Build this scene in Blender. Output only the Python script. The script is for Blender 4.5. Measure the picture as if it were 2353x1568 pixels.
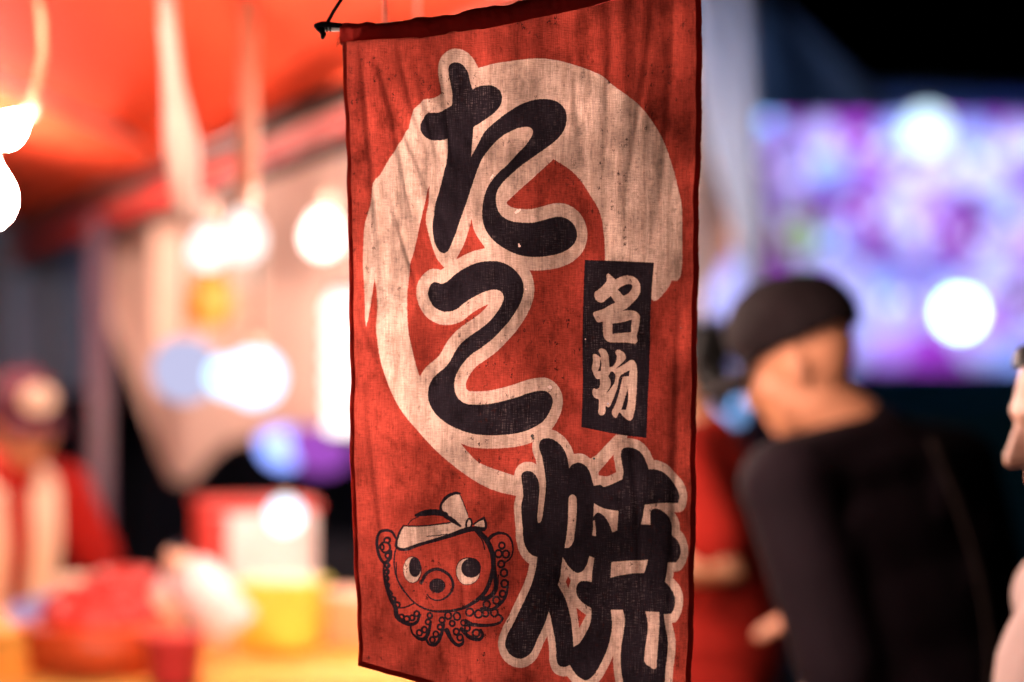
import bpy, bmesh, math, random
import numpy as np
from mathutils import Vector, Matrix, noise
R = math.radians
rnd = random.Random(7)
sc = bpy.context.scene
for o in list(bpy.data.objects): bpy.data.objects.remove(o)
col = sc.collection
# ---------------------------------------------------------------- camera, night sky, exposure
CAMZ = 1.55
cd = bpy.data.cameras.new('camera'); cam = bpy.data.objects.new('camera', cd); col.objects.link(cam)
cam.location = (0, 0, CAMZ); cam.rotation_euler = (R(90), 0, 0)
cd.lens = 85; cd.sensor_width = 36; cd.clip_start = .05; cd.clip_end = 400
cd.dof.use_dof = True; cd.dof.focus_distance = 2.36; cd.dof.aperture_fstop = 1.6; cd.dof.aperture_blades = 0
sc.camera = cam
w = bpy.data.worlds.new('World'); sc.world = w; w.use_nodes = True
nt = w.node_tree; bg = nt.nodes['Background']
sky = nt.nodes.new('ShaderNodeTexSky'); sky.sky_type = 'NISHITA'; sky.sun_disc = False
sky.sun_elevation = R(-5); sky.sun_rotation = R(200)            # the sun is down: only the last trace of sky light is left
nt.links.new(sky.outputs[0], bg.inputs[0]); bg.inputs[1].default_value = .05
sc.view_settings.view_transform = 'Standard'; sc.view_settings.look = 'None'
sc.view_settings.exposure = 0; sc.view_settings.gamma = 1; sc.view_settings.use_curve_mapping = False
sc.render.engine = 'CYCLES'
sc.cycles.use_denoising = True; sc.cycles.max_bounces = 8; sc.cycles.diffuse_bounces = 5; sc.cycles.transmission_bounces = 8
sc.cycles.transparent_max_bounces = 12; sc.cycles.sample_clamp_indirect = 8; sc.cycles.caustics_reflective = False; sc.cycles.caustics_refractive = False
BULB = 900.0                                                     # radiance of a bare warm bulb
# ---------------------------------------------------------------- helpers
K = .4235294 / 2353.0                                            # view width per metre of distance, per photo pixel
def at(px, py, d):
    return Vector(((px - 1176.5) * K * d, d, CAMZ - (py - 784) * K * d))
def mat(name, base, rough=.6, noise_amt=.12, scale=8.0, trans=0.0, metal=0.0, emit=None, bump=0.0, alpha=1.0, coat=0.0, bump_scale=None, sheen=0.0):
    m = bpy.data.materials.new(name); m.use_nodes = True; t = m.node_tree; N = t.nodes; N.clear()
    out = N.new('ShaderNodeOutputMaterial')
    tc = N.new('ShaderNodeTexCoord'); nz = N.new('ShaderNodeTexNoise'); nz.inputs['Scale'].default_value = scale; nz.inputs['Detail'].default_value = 4
    t.links.new(tc.outputs['Object'], nz.inputs['Vector'])
    if emit:
        e = N.new('ShaderNodeEmission'); e.inputs[1].default_value = emit
        mr = N.new('ShaderNodeMapRange'); mr.inputs[3].default_value = 1 - noise_amt; mr.inputs[4].default_value = 1 + noise_amt
        t.links.new(nz.outputs[0], mr.inputs[0]); mx = N.new('ShaderNodeVectorMath'); mx.operation = 'SCALE'; mx.inputs[0].default_value = base[:3]
        t.links.new(mr.outputs[0], mx.inputs['Scale']); t.links.new(mx.outputs[0], e.inputs[0]); t.links.new(e.outputs[0], out.inputs[0]); return m
    p = N.new('ShaderNodeBsdfPrincipled'); p.inputs['Roughness'].default_value = rough; p.inputs['Metallic'].default_value = metal
    p.inputs['Coat Weight'].default_value = coat; p.inputs['Specular IOR Level'].default_value = .5 if rough < .75 else .08; p.inputs['Sheen Weight'].default_value = sheen
    ramp = N.new('ShaderNodeMapRange'); ramp.inputs[1].default_value = .25; ramp.inputs[2].default_value = .75
    ramp.inputs[3].default_value = 1 - noise_amt; ramp.inputs[4].default_value = 1 + noise_amt
    t.links.new(nz.outputs[0], ramp.inputs[0])
    v = N.new('ShaderNodeVectorMath'); v.operation = 'SCALE'; v.inputs[0].default_value = base[:3]; t.links.new(ramp.outputs[0], v.inputs['Scale'])
    t.links.new(v.outputs[0], p.inputs['Base Color'])
    if bump:
        b = N.new('ShaderNodeBump'); b.inputs['Strength'].default_value = bump; b.inputs['Distance'].default_value = .01
        n2 = N.new('ShaderNodeTexNoise'); n2.inputs['Scale'].default_value = bump_scale or scale * 3; n2.inputs['Detail'].default_value = 5
        t.links.new(tc.outputs['Object'], n2.inputs['Vector']); t.links.new(n2.outputs[0], b.inputs['Height']); t.links.new(b.outputs[0], p.inputs['Normal'])
    last = p.outputs[0]
    if trans:
        tr = N.new('ShaderNodeBsdfTranslucent'); t.links.new(v.outputs[0], tr.inputs[0])
        mx = N.new('ShaderNodeMixShader'); mx.inputs[0].default_value = trans; t.links.new(last, mx.inputs[1]); t.links.new(tr.outputs[0], mx.inputs[2]); last = mx.outputs[0]
    if alpha < 1:
        ta = N.new('ShaderNodeBsdfTransparent'); mx = N.new('ShaderNodeMixShader'); mx.inputs[0].default_value = alpha
        t.links.new(ta.outputs[0], mx.inputs[1]); t.links.new(last, mx.inputs[2]); last = mx.outputs[0]
    t.links.new(last, out.inputs[0]); return m
def thing(name, label, cat, loc=(0, 0, 0), rz=0.0, group=None):
    o = bpy.data.objects.new(name, None); col.objects.link(o); o.location = loc; o.rotation_euler = (0, 0, rz)
    o.empty_display_size = .05
    o['label'] = label; o['category'] = cat
    if group: o['group'] = group
    return o
def tag(o, label, cat, group=None):
    o['label'] = label; o['category'] = cat
    if group: o['group'] = group
    return o
def structure(o): o['kind'] = 'structure'; return o
def mesh_obj(name, verts, faces, m, parent=None, smooth=True, loc=None):
    me = bpy.data.meshes.new(name); me.from_pydata([tuple(v) for v in verts], [], [tuple(f) for f in faces]); me.update()
    return link(name, me, m, parent, smooth, loc)
def link(name, me, m, parent=None, smooth=True, loc=None):
    if m and not me.materials: me.materials.append(m)
    if smooth: me.polygons.foreach_set('use_smooth', [True] * len(me.polygons))
    o = bpy.data.objects.new(name, me); col.objects.link(o)
    if parent is not None: o.parent = parent
    if loc is not None: o.location = loc
    return o
def from_bm(name, bm, m, parent=None, smooth=True, loc=None):
    bmesh.ops.recalc_face_normals(bm, faces=bm.faces)
    me = bpy.data.meshes.new(name); bm.to_mesh(me); bm.free(); return link(name, me, m, parent, smooth, loc)
def bm_box(bm, c, s, bevel=.0, rot=None, taper=1.0):
    r = bmesh.ops.create_cube(bm, size=1.0); vs = r['verts']
    for v in vs:
        k = taper if v.co.z > 0 else 1.0
        v.co = Vector((v.co.x * s[0] * k, v.co.y * s[1] * k, v.co.z * s[2]))
    if bevel:
        es = list({e for v in vs for e in v.link_edges})
        rr = bmesh.ops.bevel(bm, geom=es, offset=bevel, segments=2, profile=.5, affect='EDGES'); vs = list({v for f in rr['faces'] for v in f.verts} | {v for v in vs if v.is_valid})
    for v in vs:
        co = v.co.copy()
        if rot: co = rot @ co
        v.co = co + Vector(c)
    return vs
def tube(bm, pts, rads, seg=10, flat=1.0, caps=True):
    """Swept tube through pts, radius per point, rounded ends when caps is 'round'."""
    pts = [Vector(p) for p in pts]; n = len(pts)
    if not hasattr(rads, '__len__'): rads = [rads] * n
    rads = list(rads)
    if caps == 'round':
        d0 = (pts[0] - pts[1]).normalized(); d1 = (pts[-1] - pts[-2]).normalized(); r0, r1 = rads[0], rads[-1]
        pre = [(pts[0] + d0 * r0 * s, r0 * c) for s, c in ((.98, .2), (.87, .5), (.5, .87))]
        post = [(pts[-1] + d1 * r1 * s, r1 * c) for s, c in ((.5, .87), (.87, .5), (.98, .2))]
        pts = [p for p, _ in pre] + pts + [p for p, _ in post]; rads = [r for _, r in pre] + rads + [r for _, r in post]; n = len(pts)
    rings = []; up = None
    for i, p in enumerate(pts):
        t = (pts[min(i + 1, n - 1)] - pts[max(i - 1, 0)]).normalized()
        if up is None: up = Vector((0, 0, 1)) if abs(t.z) < .9 else Vector((0, 1, 0))
        a = t.cross(up); a = a.normalized() if a.length > 1e-5 else Vector((1, 0, 0)); b = a.cross(t).normalized(); up = b
        rings.append([bm.verts.new(p + a * (math.cos(2*math.pi*k/seg) * rads[i]) + b * (math.sin(2*math.pi*k/seg) * rads[i] * flat)) for k in range(seg)])
    for i in range(n - 1):
        for k in range(seg): bm.faces.new((rings[i][k], rings[i][(k+1) % seg], rings[i+1][(k+1) % seg], rings[i+1][k]))
    if caps:
        bm.faces.new(rings[0][::-1]); bm.faces.new(rings[-1])
def lathe(bm, prof, seg=20, c=(0, 0, 0), sx=1.0, sy=1.0, rot=None):
    """prof: list of (radius, z); closed at both ends."""
    rings = []
    for r, z in prof:
        ring = []
        for k in range(seg):
            co = Vector((math.cos(2*math.pi*k/seg) * r * sx, math.sin(2*math.pi*k/seg) * r * sy, z))
            if rot: co = rot @ co
            ring.append(bm.verts.new(co + Vector(c)))
        rings.append(ring)
    for i in range(len(rings) - 1):
        for k in range(seg): bm.faces.new((rings[i][k], rings[i][(k+1) % seg], rings[i+1][(k+1) % seg], rings[i+1][k]))
    bm.faces.new(rings[0][::-1]); bm.faces.new(rings[-1])
def ellipsoid(bm, c, r, rot=None, seg=16):
    res = bmesh.ops.create_uvsphere(bm, u_segments=seg, v_segments=max(8, seg * 2 // 3), radius=1.0)
    for v in res['verts']:
        co = Vector((v.co.x * r[0], v.co.y * r[1], v.co.z * r[2]))
        if rot: co = rot @ co
        v.co = co + Vector(c)
    return res['verts']
def make_tube(name, pts, rads, m, parent=None, seg=10, flat=1.0, caps=True):
    bm = bmesh.new(); tube(bm, pts, rads, seg, flat, caps); return from_bm(name, bm, m, parent)
def make_box(name, c, s, m, parent=None, bevel=.004, rot=None, taper=1.0):
    bm = bmesh.new(); bm_box(bm, c, s, bevel, rot, taper); return from_bm(name, bm, m, parent, smooth=False)
def make_lathe(name, prof, m, parent=None, seg=20, c=(0, 0, 0), rot=None, sx=1.0, sy=1.0):
    bm = bmesh.new(); lathe(bm, prof, seg, c, sx, sy, rot); return from_bm(name, bm, m, parent)
def make_ell(name, c, r, m, parent=None, rot=None, seg=16):
    bm = bmesh.new(); ellipsoid(bm, c, r, rot, seg); return from_bm(name, bm, m, parent)
def sheet(name, f, nu, nv, m, parent=None, thick=0.0):
    """Cloth-like sheet from f(u, v) -> point; thick adds a back face."""
    vs = [f(i / nu, j / nv) for j in range(nv + 1) for i in range(nu + 1)]
    fs = [(j*(nu+1)+i, j*(nu+1)+i+1, (j+1)*(nu+1)+i+1, (j+1)*(nu+1)+i) for j in range(nv) for i in range(nu)]
    o = mesh_obj(name, vs, fs, m, parent)
    if thick:
        md = o.modifiers.new('thickness', 'SOLIDIFY'); md.thickness = thick; md.offset = 0
    return o
def blend(name, build, m, parent=None, voxel=.008, smooth=4):
    """Merge overlapping closed shapes into one continuous smooth skin."""
    bm = bmesh.new(); build(bm); bmesh.ops.recalc_face_normals(bm, faces=bm.faces)
    me = bpy.data.meshes.new('tmp'); bm.to_mesh(me); bm.free()
    o = bpy.data.objects.new('tmp', me); col.objects.link(o)
    r = o.modifiers.new('r', 'REMESH'); r.mode = 'VOXEL'; r.voxel_size = voxel
    s = o.modifiers.new('s', 'SMOOTH'); s.factor = .5; s.iterations = smooth
    dg = bpy.context.evaluated_depsgraph_get(); ev = o.evaluated_get(dg)
    new = bpy.data.meshes.new_from_object(ev); bpy.data.objects.remove(o); bpy.data.meshes.remove(me)
    new.name = name; new.materials.clear()
    return link(name, new, m, parent)
# ---------------------------------------------------------------- banner print (drawn with numpy)
TX0, TY0, TX1, TY1 = 800.0, -100.0, 1800.0, 1860.0      # extent of the printed cloth, in print units
TS = 1.6                                                # texels per print unit
TW, TH = int((TX1 - TX0) * TS), int((TY1 - TY0) * TS)
def conv(pts, ox, oy, s):
    out = []
    for p in pts:
        out.append((ox + p[0] * s, oy + p[1] * s) + ((1,) if len(p) > 2 else ()))
    return out
C_ = 1
def spline(pts, closed=True, step=2.0):
    """Catmull-Rom through pts; a third entry marks a corner."""
    n = len(pts); res = []
    segs = n if closed else n - 1
    for i in range(segs):
        p1 = pts[i]; p2 = pts[(i + 1) % n]
        p0 = pts[(i - 1) % n] if (closed or i > 0) else p1
        p3 = pts[(i + 2) % n] if (closed or i + 2 < n) else p2
        a = np.array(p1[:2], float); b = np.array(p2[:2], float)
        L = np.linalg.norm(b - a) + 1e-6
        def tang(prev, nxt):
            u = np.array(prev[:2], float); v = np.array(nxt[:2], float)
            t = v - u; nt = np.linalg.norm(t)
            return t / nt * L if nt > 1e-6 else b - a
        m1 = (b - a) if len(p1) > 2 else tang(p0, p2) 
        m2 = (b - a) if len(p2) > 2 else tang(p1, p3)
        k = max(2, int(L / step))
        for j in range(k):
            t = j / k
            h = (2*t**3 - 3*t**2 + 1) * a + (t**3 - 2*t**2 + t) * m1 + (-2*t**3 + 3*t**2) * b + (t**3 - t**2) * m2
            res.append(h)
    if not closed: res.append(np.array(pts[-1][:2], float))
    return np.array(res)
def fill(mask, poly, value=1.0):
    """Even-odd scanline fill with 3 sub-rows and exact horizontal coverage."""
    P = (poly - np.array([TX0, TY0])) * TS
    x, y = P[:, 0], P[:, 1]
    x2, y2 = np.roll(x, -1), np.roll(y, -1)
    r0 = max(0, int(y.min()) - 1); r1 = min(TH - 1, int(y.max()) + 1)
    c0 = max(0, int(x.min()) - 2); c1 = min(TW, int(x.max()) + 3)
    cols = np.arange(c0, c1)
    for r in range(r0, r1 + 1):
        cov = np.zeros(c1 - c0)
        for sub in (1/6, .5, 5/6):
            yy = r + sub
            k = ((y <= yy) & (y2 > yy)) | ((y2 <= yy) & (y > yy))
            if not k.any(): continue
            xs = np.sort(x[k] + (yy - y[k]) / (y2[k] - y[k]) * (x2[k] - x[k]))
            for a, b in zip(xs[0::2], xs[1::2]):
                cov += np.clip(np.minimum(cols + 1, b) - np.maximum(cols, a), 0, 1) / 3
        row = mask[r, c0:c1]
        mask[r, c0:c1] = row + (value - row) * np.clip(cov, 0, 1)
def stamp(mask, path, rx, ry=None, value=1.0):
    """Brush an ellipse along a path; rx may taper (array)."""
    n = len(path)
    rxs = np.interp(np.linspace(0, 1, n), np.linspace(0, 1, len(rx)), rx) if hasattr(rx, '__len__') else np.full(n, rx)
    rys = rxs if ry is None else np.full(n, ry)
    P = (path - np.array([TX0, TY0])) * TS
    for (cx, cy), a, b in zip(P, rxs * TS, rys * TS):
        x0, x1 = max(0, int(cx - a - 2)), min(TW, int(cx + a + 3))
        y0, y1 = max(0, int(cy - b - 2)), min(TH, int(cy + b + 3))
        if x0 >= x1 or y0 >= y1: continue
        X = np.arange(x0, x1)[None, :] + .5 - cx; Y = np.arange(y0, y1)[:, None] + .5 - cy
        d = (1 - np.sqrt((X / a)**2 + (Y / b)**2)) * min(a, b)
        c = np.clip(d + .5, 0, 1)
        m = mask[y0:y1, x0:x1]
        if value > .5: np.maximum(m, c, out=m)
        else: np.minimum(m, 1 - c, out=m)
R1 = (1000, 100, .38256); R2 = (1000, 600, .38256); R3 = (1420, 620, .31881); R4 = (1220, 1070, .40562); R5 = (880, 1200, .32282)
TA = conv([(330,195),(345,163),(378,152),(420,165),(455,215),(472,280),(486,328,1),(530,305),(590,298),(640,318),(664,355),(662,415),
 (630,465),(570,515),(520,552),(487,572,1),(478,660),(468,765,1),(510,690),(560,600),(620,540),(700,475),(790,420),(870,390),(940,385),
 (1010,398),(1060,435),(1083,490),(1075,570),(1040,630),(985,680),(900,740),(820,800),(740,865),(680,920),(645,965),(625,1010),(622,1060),
 (632,1110),(660,1150),(710,1180),(780,1193),(860,1193),(940,1175),(1000,1160),(1050,1157),(1100,1175),(1140,1215),(1157,1270),(1145,1320),
 (1110,1360),(1060,1388),(990,1408),(900,1418),(820,1415),(750,1400),(670,1362),(600,1310),(555,1250),(535,1190),(530,1120),(540,1050),
 (560,985),(595,925),(640,870),(700,815),(760,750),(815,690),(850,635),(861,600),(850,575),(815,568),(760,580),(690,615),(630,665),(580,720),
 (540,775),(510,840),(480,920),(455,990),(430,1070),(405,1140),(380,1215),(355,1290),(330,1350),(305,1385),(282,1395),(255,1380),(230,1335),
 (218,1280),(217,1210),(235,1110),(260,990),(285,900),(303,820),(318,730),(322,648,1),(280,658),(225,660),(180,637),(155,590),(165,530),
 (200,487),(260,478),(315,457),(353,432,1),(357,380),(350,310),(335,240)], *R1)
KO = conv([(178,360),(190,305),(215,277),(240,278),(262,287),(300,270),(350,225),(420,180),(490,150),(570,138),(640,143),(700,168),(750,210),
 (785,265),(793,330),(775,400),(735,470),(690,535),(640,590),(580,650),(510,705),(440,755),(390,815),(360,870),(343,930),(345,985),(365,1035),
 (410,1070),(480,1078),(560,1074),(650,1055),(740,1030),(820,1003),(890,988),(940,992),(975,1025),(982,1070),(960,1130),(915,1190),(850,1230),
 (780,1258),(690,1274),(600,1280),(520,1278),(450,1268),(380,1245),(300,1205),(235,1150),(200,1095),(182,1030),(185,965),(205,915),(240,875),
 (290,830),(320,785),(350,725),(390,670),(450,620),(520,570),(575,520),(615,470),(645,420),(657,375),(640,338),(590,325),(530,340),(460,375),
 (400,415),(360,450),(320,467),(280,470),(240,455),(205,425)], *R2)
YA = conv([(190,310),(195,282),(225,268),(260,278),(290,315),(305,370),(302,440),(298,510),(297,570),(307,588),(325,565),(335,480),(345,380),
 (342,320),(330,240),(318,180),(300,130),(302,90),(325,70),(365,66),(410,85),(450,120),(478,170),(492,220),(497,250,1),(520,225),(560,215),
 (600,232),(630,270),(648,320),(658,357,1),(700,351),(718,362),(760,350),(833,316,1),(838,270),(828,210),(822,160),(835,128),(870,120),
 (920,130),(960,165),(985,215),(997,255,1),(1040,255),(1090,275),(1140,320),(1175,370),(1187,420),(1180,462,1),(1120,462),(1050,465),
 (970,473,1),(962,530),(950,594,1),(1005,597,1),(1002,545),(1010,510),(1035,497),(1075,510),(1115,545),(1138,590),(1140,660,1),(1170,690),
 (1188,740),(1185,790),(1165,828,1),(1113,828,1),(1105,890),(1093,948,1),(1130,985),(1155,1040),(1152,1100),(1135,1145,1),(1085,1147,1),
 (1092,1220),(1110,1310),(1108,1400),(1097,1480),(1092,1568),(1085,1640),(1060,1680),(960,1695),(895,1670),(858,1610),(838,1520),(830,1430),
 (833,1340),(848,1240),(853,1170),(840,1118,1),(767,1118,1),(777,1200),(772,1270),(750,1360),(715,1440),(670,1515),(625,1548),(580,1528),
 (545,1490),(522,1455,1),(490,1468),(455,1460),(437,1430),(430,1360),(420,1290),(405,1220),(392,1160),(380,1128,1),(365,1180),(340,1240),
 (310,1300),(290,1350),(268,1390),(230,1415),(185,1420),(140,1400),(110,1360),(105,1320),(125,1270),(155,1210),(190,1130),(230,1050),
 (265,970),(288,890),(302,797,1),(265,785),(230,745),(210,680),(205,620),(195,540),(192,480),(203,420),(197,360)], *R4)
YA_HOLES = [conv(h, *R4) for h in (
 [(495,430),(515,412),(540,425),(547,470),(545,560),(535,650),(525,705),(500,737),(472,740,1),(480,690),(490,600),(493,500)],
 [(655,465,1),(720,497),(808,512,1),(803,580),(800,632,1),(770,643,1),(750,590),(715,540),(680,522),(660,537),(653,552,1)],
 [(655,570),(664,600),(668,668,1),(645,664,1),(650,610)],
 [(768,825,1),(870,818),(988,813,1),(980,850),(968,893,1),(880,897),(800,912),(763,922,1)],
 [(463,795,1),(455,860),(450,910),(435,968,1),(465,1020),(490,1070),(510,1130),(525,1190),(535,1260),(541,1345,1),(580,1320),(615,1265),
  (640,1210),(650,1160),(645,1105,1),(600,1080),(560,1040),(548,1000),(560,958),(590,942),(645,948,1),(650,880),(660,800,1),(628,790,1),
  (615,840),(590,880),(560,893),(530,880),(495,845)],
 [(975,1130,1),(1057,1135,1),(1055,1220),(1048,1330),(1040,1440),(1032,1485),(1000,1470),(972,1445),(968,1400),(978,1320),(990,1230),(985,1170)])]
RING = [(1196,173,1),(1230,161),(1268,154),(1306,148),(1337,145),(1382,149),(1417,157),(1471,175),(1503,191),(1529,214),(1567,241),(1596,263),
 (1624,297),(1650,335),(1666,364),(1679,399),(1691,437),(1699,472),(1706,500),(1710,531),(1712,615),(1712,661),(1708,692),(1700,703,1),
 (1686,702,1),(1680,716),(1665,735),(1651,749),(1640,753),(1634,748,1),(1600,700,1),(1515,655,1),(1513,600),(1500,532),(1474,486),(1459,462),
 (1432,431),(1405,412),(1382,398,1),(1262,508,1),(1200,420,1),(1130,420,1),(1080,465,1),(1071,486),(1061,528),(1050,582),(1036,636),(1027,676),
 (1019,726),(1018,772),(1021,822),(1032,879),(1048,937,1),(1080,1010,1),(1147,1109,1),(1164,1130),(1191,1157),(1229,1174),(1290,1193,1),
 (1292,1243,1),(1238,1230),(1192,1209),(1141,1173),(1090,1128),(1044,1077),(1013,1036),(988,990),(967,934),(952,878),(944,832),(943,816,1),(945,770),
 (942,725),(937,697,1),(931,740),(923,805),(921,818,1),(916,786),(911,714),(908,643),(914,566),(931,510),(943,459),(959,437),(984,395),
 (1011,360),(1038,312),(1050,276),(1065,254),(1090,247),(1114,233,1)]
SLIVER = conv([(210,955,1),(195,1060),(180,1130),(178,1190),(190,1270),(210,1345),(240,1430),(283,1490,1),(265,1500),(230,1493),(190,1493),
 (150,1525),(125,1570,1),(71,1570,1),(75,1500),(95,1400),(130,1260),(160,1120),(185,1010)], *R1)
TRI = conv([(462,1165,1),(480,1250),(545,1360,1),(450,1387),(362,1435,1),(415,1330),(445,1240)], *R1)
LABEL = conv([(133,95,1),(400,105),(690,118,1),(665,480),(655,900),(625,1490,1),(380,1460),(100,1405,1),(110,1100),(115,700)], *R3)
MEI = conv([(310,215),(325,203),(350,222),(380,250,1),(420,230),(480,218),(535,232),(570,265),(583,320),(570,375),(530,425),(480,470),
 (437,495,1),(490,490),(545,500),(575,530),(577,570),(565,640),(553,690),(557,730),(540,750),(470,742),(390,742),(330,738),(295,710),(282,650),
 (283,580,1),(240,583),(218,555),(205,510),(240,495),(290,478),(340,450),(380,430,1),(345,378,1),(310,405),(280,428),(240,422),(215,390),
 (215,350),(250,325),(290,290),(312,255)], *R3)
MEI_H = [conv(h, *R3) for h in ([(398,328,1),(440,298),(490,285),(518,295),(510,330),(480,362),(445,378,1)],
 [(358,595,1),(430,585),(515,563,1),(510,610),(508,662,1),(430,668),(358,675,1)])]
BUTSU = conv([(245,805),(265,790),(300,800),(322,835),(328,890),(330,935,1),(355,930),(385,890),(392,850),(380,820),(395,800),(430,808),
 (458,835),(463,870),(435,900),(383,947,1),(430,925),(470,900),(505,880),(535,890),(553,950),(553,1050),(548,1150),(540,1240),(525,1310),
 (505,1352),(470,1345),(430,1310),(410,1290),(395,1310),(378,1335),(350,1310),(348,1280),(370,1240),(395,1180),(415,1110),(430,1045),
 (440,1012,1),(405,1030,1),(400,1080),(380,1140),(355,1200),(325,1250),(300,1240,1),(290,1300),(260,1315),(240,1300),(243,1250),(245,1190,1),
 (210,1175),(192,1150),(197,1105),(230,1108),(250,1085),(252,1030,1),(220,1025),(200,990),(187,950),(200,880),(200,835),(225,835),(255,855),
 (265,860,1),(255,830)], *R3)
BUTSU_H = [conv(h, *R3) for h in ([(262,880),(250,930),(235,967,1),(260,965,1)],[(407,1028,1),(420,1000),(495,958,1),(488,1005,1),(440,1010,1)],
 [(482,1105,1),(484,1190),(465,1270,1),(425,1270,1),(450,1200)],[(320,1005,1),(350,970),(378,1000),(372,1055),(335,1110),(302,1145,1),(338,1085),(340,1045)])]
def draw_print():
    ink = np.zeros((TH, TW)); cream = np.zeros((TH, TW)); hole = np.zeros((TH, TW))
    fill(cream, spline(RING))
    for poly, rx, ry in ((TA, 26, 34), (KO, 27, 33), (YA, 18, 23)):
        p = spline(poly); fill(cream, p); stamp(cream, p, rx, ry)
    for h in YA_HOLES: fill(cream, spline(h))
    fill(cream, spline(conv([(630,190,1),(670,168,1),(790,42,1),(868,42,1),(835,130,1),(835,300,1),(683,350,1)], *R4)))
    for h in ([(780,160,1),(790,220,1),(803,268,1),(740,298),(683,292,1),(685,270,1)], [(483,948,1),(498,912,1),(514,940,1),(500,990,1)],
              [(555,1105,1),(618,1150,1),(577,1230,1)]):
        fill(cream, spline(conv(h, *R4)), 0)
    fill(cream, spline(SLIVER), 0); fill(cream, spline(TRI), 0)
    fill(cream, spline(conv([(385,1332,1),(470,1362),(620,1370),(740,1355),(856,1333,1),(880,1480,1),(745,1500,1),(735,1545,1),(600,1500),(500,1455),(430,1385)], *R2)), 0)
    pk = spline(YA); tmp = np.zeros((TH, TW)); stamp(tmp, pk, 18, 23); np.maximum(cream, tmp, out=cream)
    for poly in (TA, KO, YA): fill(ink, spline(poly))
    for h in YA_HOLES: fill(ink, spline(h), 0)
    lab = spline(LABEL); fill(cream, lab, 0); fill(ink, lab)
    for poly, hs in ((MEI, MEI_H), (BUTSU, BUTSU_H)):
        p = spline(poly); fill(cream, p); fill(ink, p, 0)
        for h in hs: q = spline(h); fill(cream, q, 0); fill(ink, q)
    # little octopus with a knotted headband
    S = R5[2]
    def F(m, pts, v=1.0): fill(m, spline(conv(pts, *R5)), v)
    def L(pts, w, closed=False): stamp(ink, spline(conv(pts, *R5), closed, .7), (np.array(w, float) * .68 * S + .35) if hasattr(w, '__len__') else w * .68 * S + .3)
    def E(m, x, y, rx, ry, v=1.0):
        t = np.linspace(0, 2*np.pi, 80, endpoint=False)
        fill(m, np.array(conv(list(zip(x + rx*np.cos(t), y + ry*np.sin(t))), *R5)), v)
    F(cream, [(405,355,1),(500,358),(600,350),(700,340),(780,325),(840,350),(890,370,1),(800,405),(700,435),(600,465),(500,500),(420,530),(370,525),(345,505),(360,450),(385,390)])
    F(cream, [(690,205),(740,140),(800,108),(835,125),(860,190),(885,260),(897,300,1),(880,360),(845,360,1),(790,320),(735,270)])
    F(cream, [(870,370,1),(880,320),(902,302),(918,330),(915,365,1)]); F(cream, [(940,350),(1005,302),(1025,345),(1010,378),(960,372)])
    L([(355,510),(338,560),(330,640),(340,730),(370,820),(410,880),(470,950),(540,995),(620,1020),(700,1022)], [7,6,7,8,10,14])
    L([(700,1022),(790,1012),(880,985),(960,935),(1020,880),(1060,800),(1085,700),(1085,610),(1060,520),(1010,440),(950,390)], [14,16,22,24,26,28,24])
    L([(350,520),(380,538),(430,535),(520,503),(650,465),(780,425),(900,385),(1010,385)], [14,20,18,20,24,30,22])
    L([(345,510),(355,460),(380,395),(405,355)], [14,12,8]); L([(405,355),(500,358),(620,350),(760,332)], 7)
    L([(500,275),(560,258),(650,252),(725,270)], [14,34,34,26]); L([(720,280),(790,322),(840,358)], [22,24,10])
    L([(725,275),(690,240),(690,190),(740,128),(800,103),(828,108)], [16,14,12,18,16,12]); L([(828,108),(855,175),(888,270)], 4)
    L([(440,345),(470,310),(520,285)], 4); L([(880,372),(882,325),(903,302),(920,335),(915,365)], 10)
    L([(935,345),(970,320),(1010,298)], [8,8,14]); L([(1010,298),(1028,345),(1015,385),(950,375)], [12,14,20])
    L([(580,438),(660,432),(735,420)], 4); L([(960,420),(1000,470),(1020,540)], 6)
    L([(345,640),(350,760),(400,865)], 6)
    E(ink, 465, 698, 70, 105); E(cream, 463, 698, 65, 100); E(ink, 463, 698, 64, 99, 0); E(ink, 484, 676, 46, 78)
    E(ink, 895, 708, 95, 107); E(cream, 895, 710, 90, 101); E(ink, 895, 710, 89, 100, 0); E(ink, 922, 682, 72, 77)
    L([(530,800),(560,740),(600,706),(650,693),(710,712),(755,752),(778,815),(755,880),(700,925),(650,935),(600,918),(575,890)], [16,18,16,14,9,5])
    E(ink, 653, 822, 64, 57)
    def ring(x, y, r, w=17): 
        t = np.linspace(0, 2*np.pi, 40); stamp(ink, np.array(conv(list(zip(x + r*.92*np.cos(t), y + r*np.sin(t))), *R5)), w/2*S)
    L([(345,450),(320,402),(275,388),(225,410),(203,470),(208,550),(232,620),(270,640),(305,600),(310,550)], [10,16,18,18,20,14])
    L([(255,650),(250,720),(265,810),(300,920),(335,990),(345,1060),(420,1120),(480,1112),(515,1050)], [10,16,22,24,26,20,12])
    L([(290,640),(285,720),(283,800),(300,870)], 9); L([(340,990),(400,990),(470,960)], 8)
    for x, y, r in ((288,465,20),(245,518,22),(270,520,40),(292,585,20),(283,660,18),(280,710,18),(278,760,18),(280,815,18),(295,880,20),(318,925,20),(345,970,22),
                    (375,1065,20),(415,1080,22),(455,1072,20),(490,1040,20),(590,1055,20),(575,1105,20),(545,1165,22),(505,1190,22),
                    (685,1090,22),(668,1145,20),(635,1200,22),(605,1245,22),(735,1055,27),(805,1060,29),(765,1115,22),(795,1180,24),(825,1225,24),
                    (855,1110,22),(890,1150,22),(955,1190,28),(910,1025,28),(975,1040,30),(1030,1035,26),(1100,1030,30),
                    (1150,512,24),(1125,575,28),(1182,578,28),(1148,655,26),(1172,722,28),(1178,805,28),(1163,885,25),(1115,935,28),(1040,965,28)): ring(x, y, r)
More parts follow.
